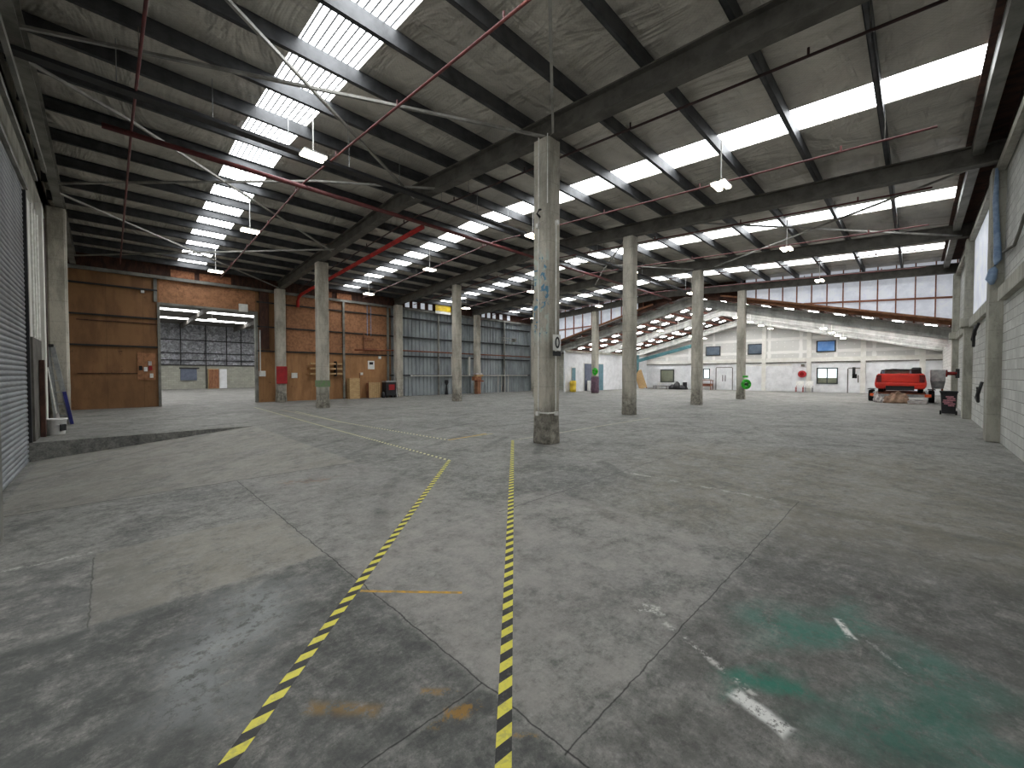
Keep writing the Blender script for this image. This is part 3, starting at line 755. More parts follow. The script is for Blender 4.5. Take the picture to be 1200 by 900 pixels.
B(27.2, 27.42, 7.2, 7.44, 1.32, 1.44).build('hose_guide', M['green'], t)

# ------------------------------------------------------------ pipes, braces, tray
tag(MB().tube([(.0, RIDGE, 6.66), (27.4, RIDGE, 6.66)], .06, 10).build('sprinkler_main', M['red_pipe'], smooth=True), 'thick dull red pipe running under the ridge of the main roof', 'pipe')
pl = {.45: 'dull red branch pipe nearest the left wall', 3.9: 'dull red branch pipe sloping through the first bay past the near skylight', 7.35: 'dark pipe just beyond the nearest heavy beam',
      10.95: 'dull red branch pipe beside the second skylight strip', 14.4: 'red branch pipe just behind the second heavy beam', 17.9: 'red branch pipe beside the third skylight strip',
      21.3: 'red branch pipe just behind the third heavy beam', 24.8: 'red branch pipe beside the farthest skylight strip'}
for x, l in pl.items():
    y0 = -.2; y1 = 23.6
    if x > 7 and x < 8: m_ = M['dark_pipe']
    else: m_ = M['red_pipe']
    t = thing('sprinkler_pipe', (x, RIDGE, 6.6), l, 'pipe', 'sprinkler branch pipes')
    zz = lambda y: zu(y) - .12
    MB().tube([(x, y0, zz(y0)), (x, RIDGE, zz(RIDGE)), (x, y1, zz(y1))], .023, 8).build('pipe', m_, t, smooth=True)
    for k in range(8):
        y = 1.2 + 2.86 * k; MB().tube([(x, y, zz(y) + .02), (x, y, zz(y) + .12)], .018, 6).build('sprinkler_head', m_, t)
    for k in range(3):
        y = .52 + 8.58 * k; MB().tube([(x, y, zz(y)), (x, y, zu(y) + BH + .02)], .006, 5).build('hanger_rod', M['steel'], t)
b = MB().tube([(7.75, RIDGE + .1, 6.58), (7.75, 24.3, 6.0), (7.75, 24.85, 5.93), (7.75, 25.02, 5.7), (7.75, 25.02, 5.35)], .085, 10)
tag(b.build('fire_main', M['bright_red'], smooth=True), 'thick bright red fire pipe under the left roof slope, dropping at the brown wall', 'pipe')
t = thing('cable_tray', (13, 10.2, 6.5), 'long dark cable tray hung across the hall under the roof', 'cable tray')
B(XW, 27.3, 10.10, 10.30, 6.60, 6.615).build('tray_base', M['dark_steel'], t)
b = MB(); b.box(XW, 27.3, 10.09, 10.10, 6.60, 6.67); b.box(XW, 27.3, 10.30, 10.31, 6.60, 6.67); b.build('tray_side', M['dark_steel'], t)
for k in range(20):
    x = .2 + 1.4 * k; MB().tube([(x, 10.2, 6.6), (x, 10.2, zd(10.2) - .01)], .008, 5).build('tray_hanger', M['galv'], t)
def zb(y): return zu(y) - .06
bl = [((6.7, 5.7), (XW + .3, 9.8), 'pale roof brace from the paint-marked column head towards the left wall'), ((XW + .3, 5.1), (6.7, 10.9), 'pale roof brace crossing beneath the near skylight'),
      ((XW + .3, 10.8), (6.7, 17.3), 'pale roof brace from the left wall, starting by the roller door header'), ((XW + .3, 16.6), (6.7, 9.8), 'thin roof brace crossing behind the hanging lamp'),
      ((XW + .3, 17.2), (6.7, 24.7), 'roof brace rising from the left pier towards the red-panel column'), ((6.7, 17.0), (XW + .3, 24.0), 'roof brace from the left wall corner above the wide doorway'),
      ((6.72, 5.5), (XW + .3, -.6), 'slender roof brace leading straight overhead from the nearest column'),
      ((14.05, -.8), (20.6, 6.9), 'diagonal roof brace over the right side, rising left from the far pier'), ((20.6, -1.0), (14.05, 5.2), 'diagonal roof brace over the right side, crossing the third skylight strip'),
      ((14.05, 7.9), (20.6, 13.6), 'diagonal roof brace leaving the plain column head'), ((20.6, 7.9), (14.05, 13.6), 'diagonal roof brace leaving the pale-footed column head')]
for (a, c, l) in bl:
    b = MB(); pts = [(a[0], a[1])]
    f = lambda s: (a[0] + (c[0] - a[0]) * s, a[1] + (c[1] - a[1]) * s)
    p0, p1 = f(0), f(1)
    cuts = [0, 1]
    if (a[1] - RIDGE) * (c[1] - RIDGE) < 0: cuts = [0, (RIDGE - a[1]) / (c[1] - a[1]), 1]
    for s0, s1 in zip(cuts, cuts[1:]):
        q0, q1 = f(s0), f(s1); b.bar((*q0, zb(q0[1]) + .1), (*q1, zb(q1[1]) + .1), .05, .05)
    tag(b.build('roof_brace', M['brace']), l, 'brace', 'roof bracing rods')

# ------------------------------------------------------------ lamps
def lamp_proto(x, y, z):
    t = thing('hanging_lamp', (x, y, z), 'x', 'lamp', 'twin hanging lamps')
    B(x - .26, x + .26, y - .17, y + .17, z + .045, z + .075).build('housing', M['galv'], t, bevel=.008)
    for s in (-1, 1): B(x - .25, x + .25, y + s * .095 - .055, y + s * .095 + .055, z, z + .045).build('lens', M['lamp'], t, bevel=.015)
    return t
def rod(t, x, y, z, top):
    MB().tube([(x, y, z + .07), (x, y, top)], .014, 6).build('suspension_rod', M['conduit'], t)
    t['_o'] = (x, y, z)
lx = [3.4, 10.35, 17.2, 24.1]; ly = [3.35, 9.35, 15.6, 21.6]
lnx = ['by the near skylight strip', 'in the second bay from the camera', 'in the third bay from the camera', 'in the farthest bay']
lny = ['first from the right wall', 'second from the right wall', 'third from the right wall', 'nearest the back wall']
proto = None; rods = []
for i, x in enumerate(lx):
    for j, y in enumerate(ly):
        z = 5.95 if j in (0, 3) else 6.2
        if i == 0 and j == 1: z = 6.45; y = 9.8
        if i == 0 and j == 0: z = 6.4
        lab = 'lit twin hanging lamp %s, %s' % (lnx[i], lny[j])
        if proto is None: proto = lamp_proto(x, y, z); proto['label'] = lab; q = proto
        else: q = copy_tree(proto, (x, y, z), lab)
        rods.append((q, x, y, z, zd(y) + .01))
# row of lamps in gabled shed
fl_ = ['nearest', 'second', 'third', 'farthest']
for r, (y, z, nm) in enumerate(((4.1, 4.35, 'right-hand'), (9.0, 5.5, 'middle'), (14.5, 5.0, 'left-hand'))):
    for k, x in enumerate((31.2, 34.6, 37.6, 40.6)):
        o = copy_tree(proto, (x, y, z - .05), '%s lit twin lamp of the %s row in the gabled shed' % (fl_[k], nm))
        o['group'] = 'lamps of the gabled shed'; rods.append((o, x, y, z - .05, gdeck(y) + .01))
for k, (x, y) in enumerate(((-6.6, 45), (1.0, 47), (6, 40))):
    o = copy_tree(proto, (x, y, 5.9), ['leftmost lamp seen through the wide doorway', 'middle lamp seen through the wide doorway', 'rightmost lamp beyond the wide doorway'][k]); o['group'] = 'lamps of the next shed'; rods.append((o, x, y, 5.9, 6.76))
for q, x, y, z, top in rods:
    q['_o'] = (x, y, z); rod(q, x, y, z, top)

# ------------------------------------------------------------ roller door (left)
b = MB(); z = -.42; rows = []
while z < 5.6:
    for dzz, dx in ((0, 0), (.02, .022), (.045, .028), (.07, .022), (.088, 0)): rows.append((z + dzz, dx))
    z += .1
ys = (5.96, 13.68)
vs_ = [(XW - .01 + dx, y, zz) for zz, dx in rows for y in ys]
b.add(vs_, [(2 * i, 2 * i + 1, 2 * i + 3, 2 * i + 2) for i in range(len(rows) - 1)])
rd = b.build('door_2', M['roller'], smooth=False); struct(rd)
# parts beside the roller door
tag(B(XW + .005, XW + .06, 13.70, 13.82, .005, 5.5).build('door_guide', M['dark_steel']), 'dark guide channel at the far side of the roller door', 'guide')
tag(B(XW + .01, XW + .06, 13.9, 15.7, 2.35, 5.4).build('wall_panel', M['cream']), 'pale upper wall panel right of the roller door', 'panel')
tag(B(XW + .01, XW + .09, 13.9, 15.6, .005, 2.34).build('wall_board', M['steel']), 'grey lower board right of the roller door', 'board')
b = MB()
for y in (14.3, 14.8, 15.3): b.tube([(XW + .085, y, 2.36), (XW + .085, y, 5.4)], .025, 6)
tag(b.build('cable_run', M['conduit']), 'three parallel conduits over the grey board by the roller door', 'conduit')
tag(B(XW + .10, XW + .18, 14.8, 15.0, 0, 1.85).build('timber_post', M['dark_timber']), 'rusty brown post standing against the grey board', 'post')
tag(B(XW + .005, XW + .12, 16.0, 16.4, 0, 5.9).build('wall_stud', M['cream']), 'tall pale stud between the grey board and the pier', 'stud')
tag(MB().tube([(XW + .06, 17.1, 0.02), (XW + .06, 17.1, 5.8)], .04, 8).build('downpipe', M['dark_pipe'], smooth=True), 'brown vertical pipe above the ladder at the left wall', 'pipe')

# bucket with mop pole
t = thing('bucket', (-.93, 15.25, 0), 'white plastic bucket with a rim on the floor by the ladder', 'bucket')
MB().lathe((-.93, 15.25, 0), [(.15, 0), (.155, .02), (.185, .36), (.20, .37), (.20, .40), (.185, .40), (.17, .38), (.14, .03)], 24).build('body', M['white_plastic'], t, smooth=True)
B(-.86, -.75, 15.07, 15.10, .10, .26, rz=.6).build('printed_label', M['black_plastic'], t)
MB().tube([(-.93 + .2 * math.cos(a), 15.22, .37 - .12 * math.sin(a)) for a in [math.pi * i / 10 for i in range(11)]], .006, 5).build('handle', M['galv'], t)
t = thing('mop', (-1.0, 16.9, 0), 'white handled mop leaning upright behind the bucket', 'mop')
MB().tube([(-1.02, 16.9, .40), (-1.16, 16.9, 1.7)], .016, 8).build('pole', M['conduit'], t)
MB().lathe((-1.0, 16.9, 0), [(.06, .005), (.055, .15), (.03, .38), (.015, .44)], 12).build('mop_head', M['cloth_white'], t)
# ladder: leaning folded step ladder
t = thing('step_ladder', (-.4, 17.7, 0), 'folded aluminium and blue step ladder leaning on the left pier', 'ladder')
def rail(off, mat, d0, wd_=.075): 
    b = MB(); b.bar((-.92 + off * .55, 17.7 + d0, .03), (-1.17 + off * .22, 17.75 + d0 * .4, 2.32), .095, .07, (0, 1, 0)); return b
M['alu'] = simple('brushed aluminium', (240, 243, 247), (214, 219, 226), 5, .45, 0)
for off in (-.26, .26): rail(off, M['alu'], 0).build('rail', M['galv'], t)
for off in (-.22, .22): rail(off, M['alu'], .14).build('rear_rail', M['galv'], t)
MB().bar((-.76, 17.62, .04), (-.90, 17.64, 1.0), .075, .05, (0, 1, 0)).build('blue_guard', M['blue'], t)
for k in range(6):
    s = .12 + .15 * k; p0 = Vector((-.92, 17.70, .02)).lerp(Vector((-1.17, 17.75, 2.32)), s); wd = .14 * (1 - .6 * s)
    B(p0.x - wd, p0.x + wd, p0.y - .045, p0.y + .045, p0.z - .02, p0.z + .015).build('step', M['galv'], t)
B(-1.235, -1.09, 17.66, 17.90, 2.30, 2.38).build('top_cap', M['black_plastic'], t)

# ------------------------------------------------------------ items on the right wall
b = MB().tube([(13.80, YR + .15, 6.0), (13.79, YR + .16, 5.3), (13.79, YR + .13, 4.6), (13.78, YR + .11, 4.0), (13.79, YR + .14, 3.9)], [.03, .045, .05, .065, .02], 10)
b.tube([(13.79, YR + .14, 3.9), (13.76, YR + .17, 3.8), (13.76, YR + .20, 3.6), (13.79, YR + .18, 3.48)], [.02, .07, .085, .03], 10)
tag(b.build('plastic_wrap', M['tarp_blue'], smooth=True), 'pale blue plastic wrap hanging down the nearest wall pier, knotted low', 'plastic wrap')
o = B(14.5, 20.3, YR + .005, YR + .03, 3.5, 5.9).build('window_10', M['wrap_glow']); struct(o)
b = MB()
pts = [(13.55, YR + .05, 4.12), (13.0, YR + .05, 4.05), (12.2, YR + .05, 3.95), (11.6, YR + .05, 4.1), (11.2, YR + .05, 4.25), (10.2, YR + .05, 4.3)]
tag(MB().tube(pts, .025, 8).build('cable', M['steel'], smooth=True), 'drooping grey cable along the rough upper right wall', 'cable')
for k, (x, z, l) in enumerate(((17.5, 2.45, 'upper looped black hose on the right wall between two piers'), (16.8, .95, 'lower looped hose on the right wall near the floor'))):
    if k: pts = [(x, YR + .06, z + .35), (x + .1, YR + .12, z), (x + .3, YR + .1, z - .2), (x + .55, YR + .12, z - .1), (x + .5, YR + .1, z + .2)]
    else: pts = [(x + .0, YR + .1, z + .5), (x + .3, YR + .16, z + .25), (x + .7, YR + .14, z - .1), (x + 1.0, YR + .15, z + .1), (x + .8, YR + .1, z + .5), (x + .4, YR + .14, z + .2)]
    tag(MB().tube(pts, .035, 8).build('hose', M['dark_steel'], smooth=True), l, 'hose')
# ------------------------------------------------------------ wheelie bin
def bin_():
    cx, cy = 22.2, -.86; t = thing('rubbish_bin', (cx, cy, 0), 'black plastic bin with a pink print beside the right wall', 'bin')
    a, bb = .22, .21; vs_ = []
    for z, k in ((.05, .82), (.78, 1.0), (.80, 1.06), (.84, 1.06)):
        for sx, sy in ((-1, -1), (1, -1), (1, 1), (-1, 1)): vs_.append((cx + sx * a * k, cy + sy * bb * k, z))
    fs = [(3, 2, 1, 0), (12, 13, 14, 15)] + [(i * 4 + k, i * 4 + (k + 1) % 4, i * 4 + 4 + (k + 1) % 4, i * 4 + 4 + k) for i in range(3) for k in range(4)]
    MB().add(vs_, fs).build('body', M['black_plastic'], t, bevel=.02)
    B(cx - .25, cx + .25, cy - .24, cy + .24, .84, .89).build('lid', M['black_plastic'], t, bevel=.02)
    b = MB()
    for k, (w0, w1) in enumerate(((-.12, .08), (-.16, .05), (-.17, .15), (-.10, .16), (-.16, .12), (-.14, .02))):
        z0 = .70 - .065 * k; xx = cx - a * (.82 + .18 * (z0 - .05) / .73) - .004
        b.box(xx - .012, xx, cy + w0, cy + w1, z0 - .045, z0)
    b.build('print', M['pink'], t)
    for s in (-1, 1): MB().lathe((cx, cy + s * .20, .08), [(.08, -.025), (.08, .025)], 14, 'Y').build('wheel', M['black'], t)
bin_()
# ------------------------------------------------------------ red vehicle on a low trailer
def wheel(parent, x, y, r, wd, name='wheel'):
    o = MB().lathe((x, y, r), [(r * .6, -wd / 2), (r * .93, -wd / 2), (r, -wd * .35), (r, wd * .35), (r * .93, wd / 2), (r * .6, wd / 2)], 24, 'Y').build(name, M['black'], parent, smooth=False)
    MB().lathe((x, y, r), [(r * .58, -wd / 2 - .012), (r * .5, -wd / 2 + .02), (r * .2, -wd / 2 - .01)], 18, 'Y').build('rim', M['galv'], o)
    MB().lathe((x, y, r), [(r * .2, wd / 2 + .01), (r * .5, wd / 2 - .02), (r * .58, wd / 2 + .012)], 18, 'Y').build('rim', M['galv'], o)
TX, TY = 29.6, .62
t = thing('flatbed_trailer', (TX, TY, 0), 'low trailer with black tyres carrying the red vehicle', 'trailer')
B(TX + .1, TX + 4.6, TY - 1.0, TY + 1.0, .42, .52).build('deck', M['rust'], t)
b = MB(); b.box(TX, TX + .12, TY - 1.1, TY + 1.1, .32, .46); b.box(TX, TX + 4.6, TY - 1.06, TY - .98, .38, .56); b.box(TX, TX + 4.6, TY + .98, TY + 1.06, .38, .56); b.build('chassis_rail', M['galv'], t)
for s in (-1, 1):
    for xx in (TX + 1.3, TX + 2.1): wheel(t, xx, TY + s * 1.2, .32, .22, 'tyre')
    b = MB(); b.box(TX + .85, TX + 2.55, TY + s * 1.2 - .14, TY + s * 1.2 + .14, .68, .71); b.build('mudguard', M['black_plastic'], t)
    B(TX - .03, TX, TY + s * 1.05 - .12, TY + s * 1.05 + .12, .34, .48).build('tail_light', M['orange_lens'], t)
MB().bar((TX + 4.6, TY, .42), (TX + 6, TY, .42), .1, .1).build('drawbar', M['galv'], t)
MB().tube([(TX + 6, TY, .45), (TX + 6, TY, .02)], .03, 8).build('jockey_stand', M['galv'], t)
VX = TX + .15
t = thing('pickup_truck', (VX, TY, .52), 'red pickup seen from behind, loaded on the low trailer', 'vehicle')
# body: rear tub swept forward with rounded flanks
prof = [(-.90, .74), (-.98, .86), (-1.0, 1.02), (-.97, 1.22), (-.93, 1.46), (-.86, 1.55), (.86, 1.55), (.93, 1.46), (.97, 1.22), (1.0, 1.02), (.98, .86), (.90, .74)]
secs = [(0, 1.0, 0), (.06, 1.01, 0), (1.4, 1.02, .0), (2.6, 1.0, .0), (3.9, .97, -.12), (4.35, .90, -.2)]
b = MB(); vs_ = []; n0 = len(prof)
for dx, k, dzv in secs:
    for py, pz in prof: vs_.append((VX + dx, TY + py * k, pz + (dzv if pz > 1.1 else 0)))
fs = [tuple(range(n0))[::-1], tuple((len(secs) - 1) * n0 + i for i in range(n0))]
for i in range(len(secs) - 1):
    for k in range(n0): fs.append((i * n0 + k, i * n0 + (k + 1) % n0, (i + 1) * n0 + (k + 1) % n0, (i + 1) * n0 + k))
b.add(vs_, fs).build('body', M['car_red'], t, bevel=.03)
B(VX - .035, VX - .005, TY - .70, TY + .70, 1.10, 1.50).build('tailgate', M['car_red'], t, bevel=.02)
for s in (-1, 1): B(VX - .03, VX + .02, TY + s * .83 - .1, TY + s * .83 + .1, 1.10, 1.48).build('tail_light', M['car_dark_red'], t, bevel=.01)
b = MB(); b.box(VX - .16, VX + .1, TY - .98, TY + .98, .90, 1.06); b.box(VX - .14, VX, TY - .95, TY - .55, .78, .92); b.box(VX - .14, VX, TY + .55, TY + .95, .78, .92)
b.build('bumper', M['car_red'], t, bevel=.03)
B(VX - .06, VX - .012, TY - .55, TY + .55, .66, .9).build('number_plate_recess', M['black_plastic'], t)
# cab ahead
b = MB(); vs_ = []
for dx, hw, z in ((1.75, .86, 1.52), (1.9, .72, 1.78), (2.9, .70, 1.76), (3.35, .84, 1.45)):
    vs_ += [(VX + dx, TY - hw, z), (VX + dx, TY + hw, z)]
vs_ += [(VX + 1.75, TY - .86, 1.35), (VX + 1.75, TY + .86, 1.35), (VX + 3.35, TY - .86, 1.3), (VX + 3.35, TY + .86, 1.3)]
b.add(vs_, [(0, 1, 3, 2), (2, 3, 5, 4), (4, 5, 7, 6), (8, 0, 2, 4, 6, 10), (1, 9, 11, 7, 5, 3), (8, 9, 1, 0), (6, 7, 11, 10)]).build('cab', M['glass_grey'], t)
b = MB(); b.tube([(VX + .2, TY + .78, 1.5), (VX + .25, TY + .74, 1.72), (VX + .25, TY + .3, 1.78)], .035, 8); b.tube([(VX + .2, TY - .78, 1.5), (VX + .25, TY - .74, 1.80), (VX + .25, TY - .3, 1.74), (VX + .25, TY + .3, 1.78)], .04, 8)
b.build('roll_bar', M['black'], t, smooth=True)
for s in (-1, 1):
    for xx in (VX + .95, VX + 3.4): wheel(t, xx, TY + s * .80, .32, .22) if False else None
b = MB()
for s in (-1, 1):
    for xx in (VX + .95, VX + 3.4): b.lathe((xx, TY + s * .78, .84), [(.18, -.11), (.31, -.11), (.32, -.07), (.32, .07), (.31, .11), (.18, .11)], 20, 'Y')
for i, (s, xx) in enumerate(((-1, .95), (1, .95), (-1, 3.4), (1, 3.4))):
    MB().lathe((VX + xx, TY + s * .78, .84), [(.18, -.11), (.31, -.11), (.32, -.07), (.32, .07), (.31, .11), (.18, .11)], 20, 'Y').build('wheel', M['black'], t)
# load sheet on top
tag(B(VX + .35, VX + 1.5, TY - .35, TY + .62, 1.553, 1.80).build('tool_box', simple('grey green metal box', (120, 124, 112), (94, 98, 90), 3, .5), bevel=.03), 'grey-green flat box lying on the red pickup', 'box')
tag(B(VX + .4, VX + 1.4, TY - .80, TY - .42, 1.553, 1.88).build('load_bag', M['black_plastic'], bevel=.06), 'black bundle on the right side of the red pickup bed', 'bundle')
# crumpled cloth on the floor behind
def cloth(name, x, y0, y1, z0, z1, mat, lab, cat, seed, depth=.5):
    rr = random.Random(seed); nx, ny = 8, 26; vs_ = []; 
    ph = [rr.uniform(0, 6) for _ in range(6)]
    for i in range(nx + 1):
        for j in range(ny + 1):
            u, v = i / nx, j / ny; y = y0 + (y1 - y0) * v
            z = z0 + (z1 - z0) * (u ** .7) * (.75 + .25 * math.sin(v * 5 + ph[0])) + .035 * math.sin(v * 23 + u * 5 + ph[1]) * u
            xx = x - depth * (1 - u) + .05 * math.sin(v * 17 + ph[2] + u * 3)
            vs_.append((xx, y + .03 * math.sin(u * 12 + ph[3]), max(z, .008)))
    b = MB().add(vs_, [(i * (ny + 1) + j, i * (ny + 1) + j + 1, (i + 1) * (ny + 1) + j + 1, (i + 1) * (ny + 1) + j) for i in range(nx) for j in range(ny)])
    o = b.build(name, mat, smooth=True); s = o.modifiers.new('thickness', 'SOLIDIFY'); s.thickness = .012
    return tag(o, lab, cat)
cloth('tarpaulin', TX - .06, TY - .35, TY + .60, .02, .62, M['cloth'], 'brown crumpled tarpaulin draped off the back of the trailer', 'tarpaulin', 2)
cloth('rag', TX - .07, TY + .58, TY + 1.0, .02, .55, M['cloth_white'], 'pale rag hanging at the left rear of the trailer', 'cloth', 5, .3)
tag(B(TX - .5, TX - .25, TY - 1.0, TY - .3, 0, .16, rz=.1).build('plank', M['cloth_white'], bevel=.02), 'pale plank on the floor behind the trailer', 'plank')
# grey machine box to the right, on legs
t = thing('hopper', (31.2, -.95, 0), 'grey metal hopper standing between the red pickup and the right wall', 'machine')
b = MB(); vs_ = []
for z, k in ((.75, .75), (1.15, 1.0), (1.75, 1.0)):
    for sx, sy in ((-1, -1), (1, -1), (1, 1), (-1, 1)): vs_.append((31.4 + sx * .45 * k, -.80 + sy * .28 * k, z))
b.add(vs_, [(3, 2, 1, 0), (8, 9, 10, 11)] + [(i * 4 + k, i * 4 + (k + 1) % 4, i * 4 + 4 + (k + 1) % 4, i * 4 + 4 + k) for i in range(2) for k in range(4)]).build('body', M['galv'], t, bevel=.02)
for sx in (-.3, .3):
    for sy in (-.17, .17): MB().bar((31.4 + sx, -.80 + sy, .76), (31.4 + sx, -.80 + sy, 0), .05, .05).build('leg', M['rust'], t)
t = thing('winch', (26.3, YR + .1, 1.5), 'small dark red winch fixed to the right wall behind the bin', 'winch')
MB().lathe((26.3, YR + .26, 1.55), [(.06, -.2), (.16, -.18), (.16, -.14), (.08, -.12), (.08, .08), (.16, .1), (.16, .14), (.05, .15)], 16, 'Y').build('drum', M['car_dark_red'], t)
B(26.15, 26.45, YR, YR + .12, 1.35, 1.75).build('bracket', M['dark_steel'], t)

# ------------------------------------------------------------ back wall items
def on_back(px_, z): return px_
t = thing('plywood_crate', (9.55, 24.85, 0), 'tall pale plywood box against the brown wall', 'crate', None)
B(10.5, 11.1, 24.55, 25.0, 0, 1.28).build('case', M['pine'], t, bevel=.01)
b = MB(); b.box(10.48, 11.12, 24.53, 24.56, 0, .1); b.box(10.48, 11.12, 24.53, 24.56, 1.18, 1.28); b.box(10.48, 10.56, 24.53, 24.56, .1, 1.18); b.box(11.04, 11.12, 24.53, 24.56, .1, 1.18); b.build('batten', M['pine'], t)
t = thing('slatted_crate', (11.9, 24.8, 0), 'shorter slatted timber crate right of the tall plywood box', 'crate')
for k in range(6): B(11.75 + k * .13, 11.86 + k * .13, 24.6, 24.63, .02, 1.0).build('slat', M['pine'], t)
B(11.75, 12.52, 24.63, 25.02, 0, .96).build('case', M['timber'], t)
b = MB()
tag(MB().box(11.18, 11.22, 24.7, 24.74, 0, 1.6).build('batten', M['timber']), 'thin upright batten between the two crates', 'batten')
t = thing('compressor', (13.2, 24.5, 0), 'black machine with a red front at the end of the brown wall', 'machine')
B(12.75, 13.5, 24.3, 24.85, .12, 1.0).build('casing', M['black_plastic'], t, bevel=.04)
B(12.95, 13.35, 24.27, 24.30, .5, .85).build('front_panel', M['red_sign'], t)
B(12.75, 13.5, 24.28, 24.86, 1.0, 1.08).build('top_cover', M['galv'], t, bevel=.02)
for x in (12.85, 13.4):
    for y in (24.4, 24.75): MB().lathe((x, y, .07), [(.07, -.03), (.07, .03)], 12, 'Y').build('wheel', M['black'], t)
tag(MB().lathe((12.62, 24.42, 0), [(.1, 0), (.13, .1), (.1, .3), (.03, .4)], 12).build('rubbish_sack', M['black_plastic'], smooth=True), 'small black sack left of the black machine', 'sack')
tag(MB().bar((13.58, 24.35, .02), (13.60, 24.9, 2.0), .06, .03).build('metal_strip', M['galv']), 'pale metal strip leaning beside the black machine', 'strip')
b = MB()
t = thing('timber_rack', (9.6, YL - .2, 1.6), 'three stacked pale planks on wall brackets beside the dark footed column', 'shelf')
for k in range(3): B(8.35, 10.2, YL - .32, YL - .14, 1.50 + .3 * k, 1.60 + .3 * k).build('plank', M['pine'], t)
for x in (8.8, 9.8): B(x, x + .05, YL - .34, YL, 1.4, 2.3).build('bracket', M['dark_steel'], t)
t = thing('poster', (12.2, YL - .1, 1.8), 'small white notice with a dark emblem on the brown wall', 'notice')
B(11.95, 12.4, YL - .04, YL - .022, 1.85, 2.4).build('sheet', M['white_plastic'], t)
B(12.05, 12.3, YL - .05, YL - .04, 2.15, 2.32).build('emblem', M['black_plastic'], t)
for i, (x, z, w_, l) in enumerate(((12.75, 2.62, .18, 'small pale box high on the brown wall right of the notice'), (11.5, 1.55, .16, 'small pale switch above the slatted crate'), (7.55, 1.45, .3, 'white switch right of the red panel column'), (5.95, 1.55, .3, 'white switch box right of the wide doorway'), (5.1, 5.0, .4, 'white box above the right side of the wide doorway'), (1.2, 5.3, .12, 'small white lamp high on the left brown wall'))):
    y_ = YL if z < 4.9 or i == 5 else YL - .08
    tag(B(x - w_ / 2, x + w_ / 2, y_ - .12, y_ - .02, z - w_ / 2, z + w_ / 2).build('wall_box', M['white_plastic'], bevel=.01), l, 'box')
t = thing('switchboard', (1.3, YL - .1, 1.6), 'cluster of grey and red switches on the left brown wall', 'switchboard')
B(.98, 1.6, YL - .05, YL - .005, 1.25, 2.5).build('backing_board', M['ply_osb'], t)
for (x, z, m_) in ((1.08, 1.8, 'black_plastic'), (1.25, 1.75, 'white_plastic'), (1.42, 1.8, 'red_sign'), (1.40, 2.02, 'cloth_white'), (1.45, 1.45, 'conduit')):
    B(x - .06, x + .06, YL - .12, YL - .05, z - .1, z + .1).build('switch', M[m_], t, bevel=.01)
tag(MB().tube([(5.85, YL - .12, 1.6), (5.85, YL - .12, 3.9)], .03, 8).build('conduit', M['conduit']), 'white vertical conduit right of the wide doorway', 'conduit')
t = thing('wall_bracket', (11.9, YL - .2, 4), 'hanging cable drop with two orange cross arms on the brown wall', 'bracket')
b = MB(); b.tube([(11.9, YL - .1, 6.0), (11.9, YL - .1, 4.0)], .02, 6); b.tube([(12.15, YL - .1, 5.9), (12.15, YL - .1, 4.0)], .015, 6); b.build('cable', M['tarp_blue'], t)
b = MB(); b.box(11.6, 12.3, YL - .2, YL - .1, 3.75, 3.85); b.box(11.6, 12.5, YL - .2, YL - .1, 3.1, 3.2); b.box(11.6, 11.68, YL - .2, YL - .1, 3.1, 4.1); b.build('cross_arm', M['timber'], t)
tag(MB().tube([(11.0, YL - .25, 3.05), (14.4, YL - .25, 3.15), (27.3, YL - .25, 3.1)], .045, 8).build('wall_pipe', M['rust'], smooth=True), 'orange-brown pipe running along the grey corrugated wall', 'pipe')
t = thing('handrail', (16, YL - .3, 1.4), 'white waist-high pipe rail along the grey corrugated wall', 'rail')
MB().tube([(15.1, YL - .2, 1.42), (27.0, YL - .2, 1.42)], .035, 8).build('pipe', M['cream'], t)
for x, z in ((18.55, 2.9), (20.2, 2.9)): B(x - .06, x + .06, YL - .3, YL - .14, 1.45, z).build('post', M['cream'], t)
for x in (23.3, 23.7, 24.1, 24.5): MB().tube([(x, YL - .25, 0), (x, YL - .25, 1.42)], .03, 6).build('rail_leg', M['cream'], t)
MB().lathe((15.05, YL - .2, 1.42), [(.06, -.06), (.06, .06)], 10, 'X').build('end_cap', M['white_plastic'], t)
t = thing('yellow_sign', (17.6, YL - .6, 6.3), 'yellow banner sign hung high above the grey wall', 'sign')
B(17.0, 18.35, YL - .32, YL - .28, 6.18, 6.82).build('board', M['sign_yellow'], t)
b = MB(); b.box(17.0, 18.35, YL - .31, YL - .29, 5.98, 6.17); b.build('lower_strip', M['cream'], t)
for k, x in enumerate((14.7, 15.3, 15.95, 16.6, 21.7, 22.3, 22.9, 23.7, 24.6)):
    struct(B(x, x + .32, YL - .02, YL + .015, 6.2, 6.62).build('window_%d' % (40 + k), M['wrap_glow']))
for k, (x0, x1) in enumerate(((2.2, 3.1), (3.3, 4.6), (8.9, 9.7), (10.0, 10.9))):
    struct(B(x0, x1, YL - .06, YL + .01, 6.15, 6.5).build('trim_1%d' % k, M['osb_band']))
tag(B(5.85, 6.3, YL - .1, YL - .02, 2.9, 6.0).build('dark_board', M['dark_timber']), 'narrow dark red board right of the wide doorway', 'board')
t = thing('offcut_stack', (20.2, 24.1, 0), 'stack of orange timber offcuts at the foot of a column by the grey wall', 'timber')
for k, (a, z0, z1, m_) in enumerate(((.0, 0, .95, 'timber'), (.15, .95, 1.05, 'rust'), (-.1, 1.05, 1.35, 'osb_band'), (.1, 1.35, 1.5, 'pine'), (0, 1.5, 1.62, 'cloth_white'))):
    wd = .16 if k == 0 else .33; B(20.35 + a - wd, 20.35 + a + wd, 23.95, 24.3, z0, z1).build('offcut', M[m_], t)
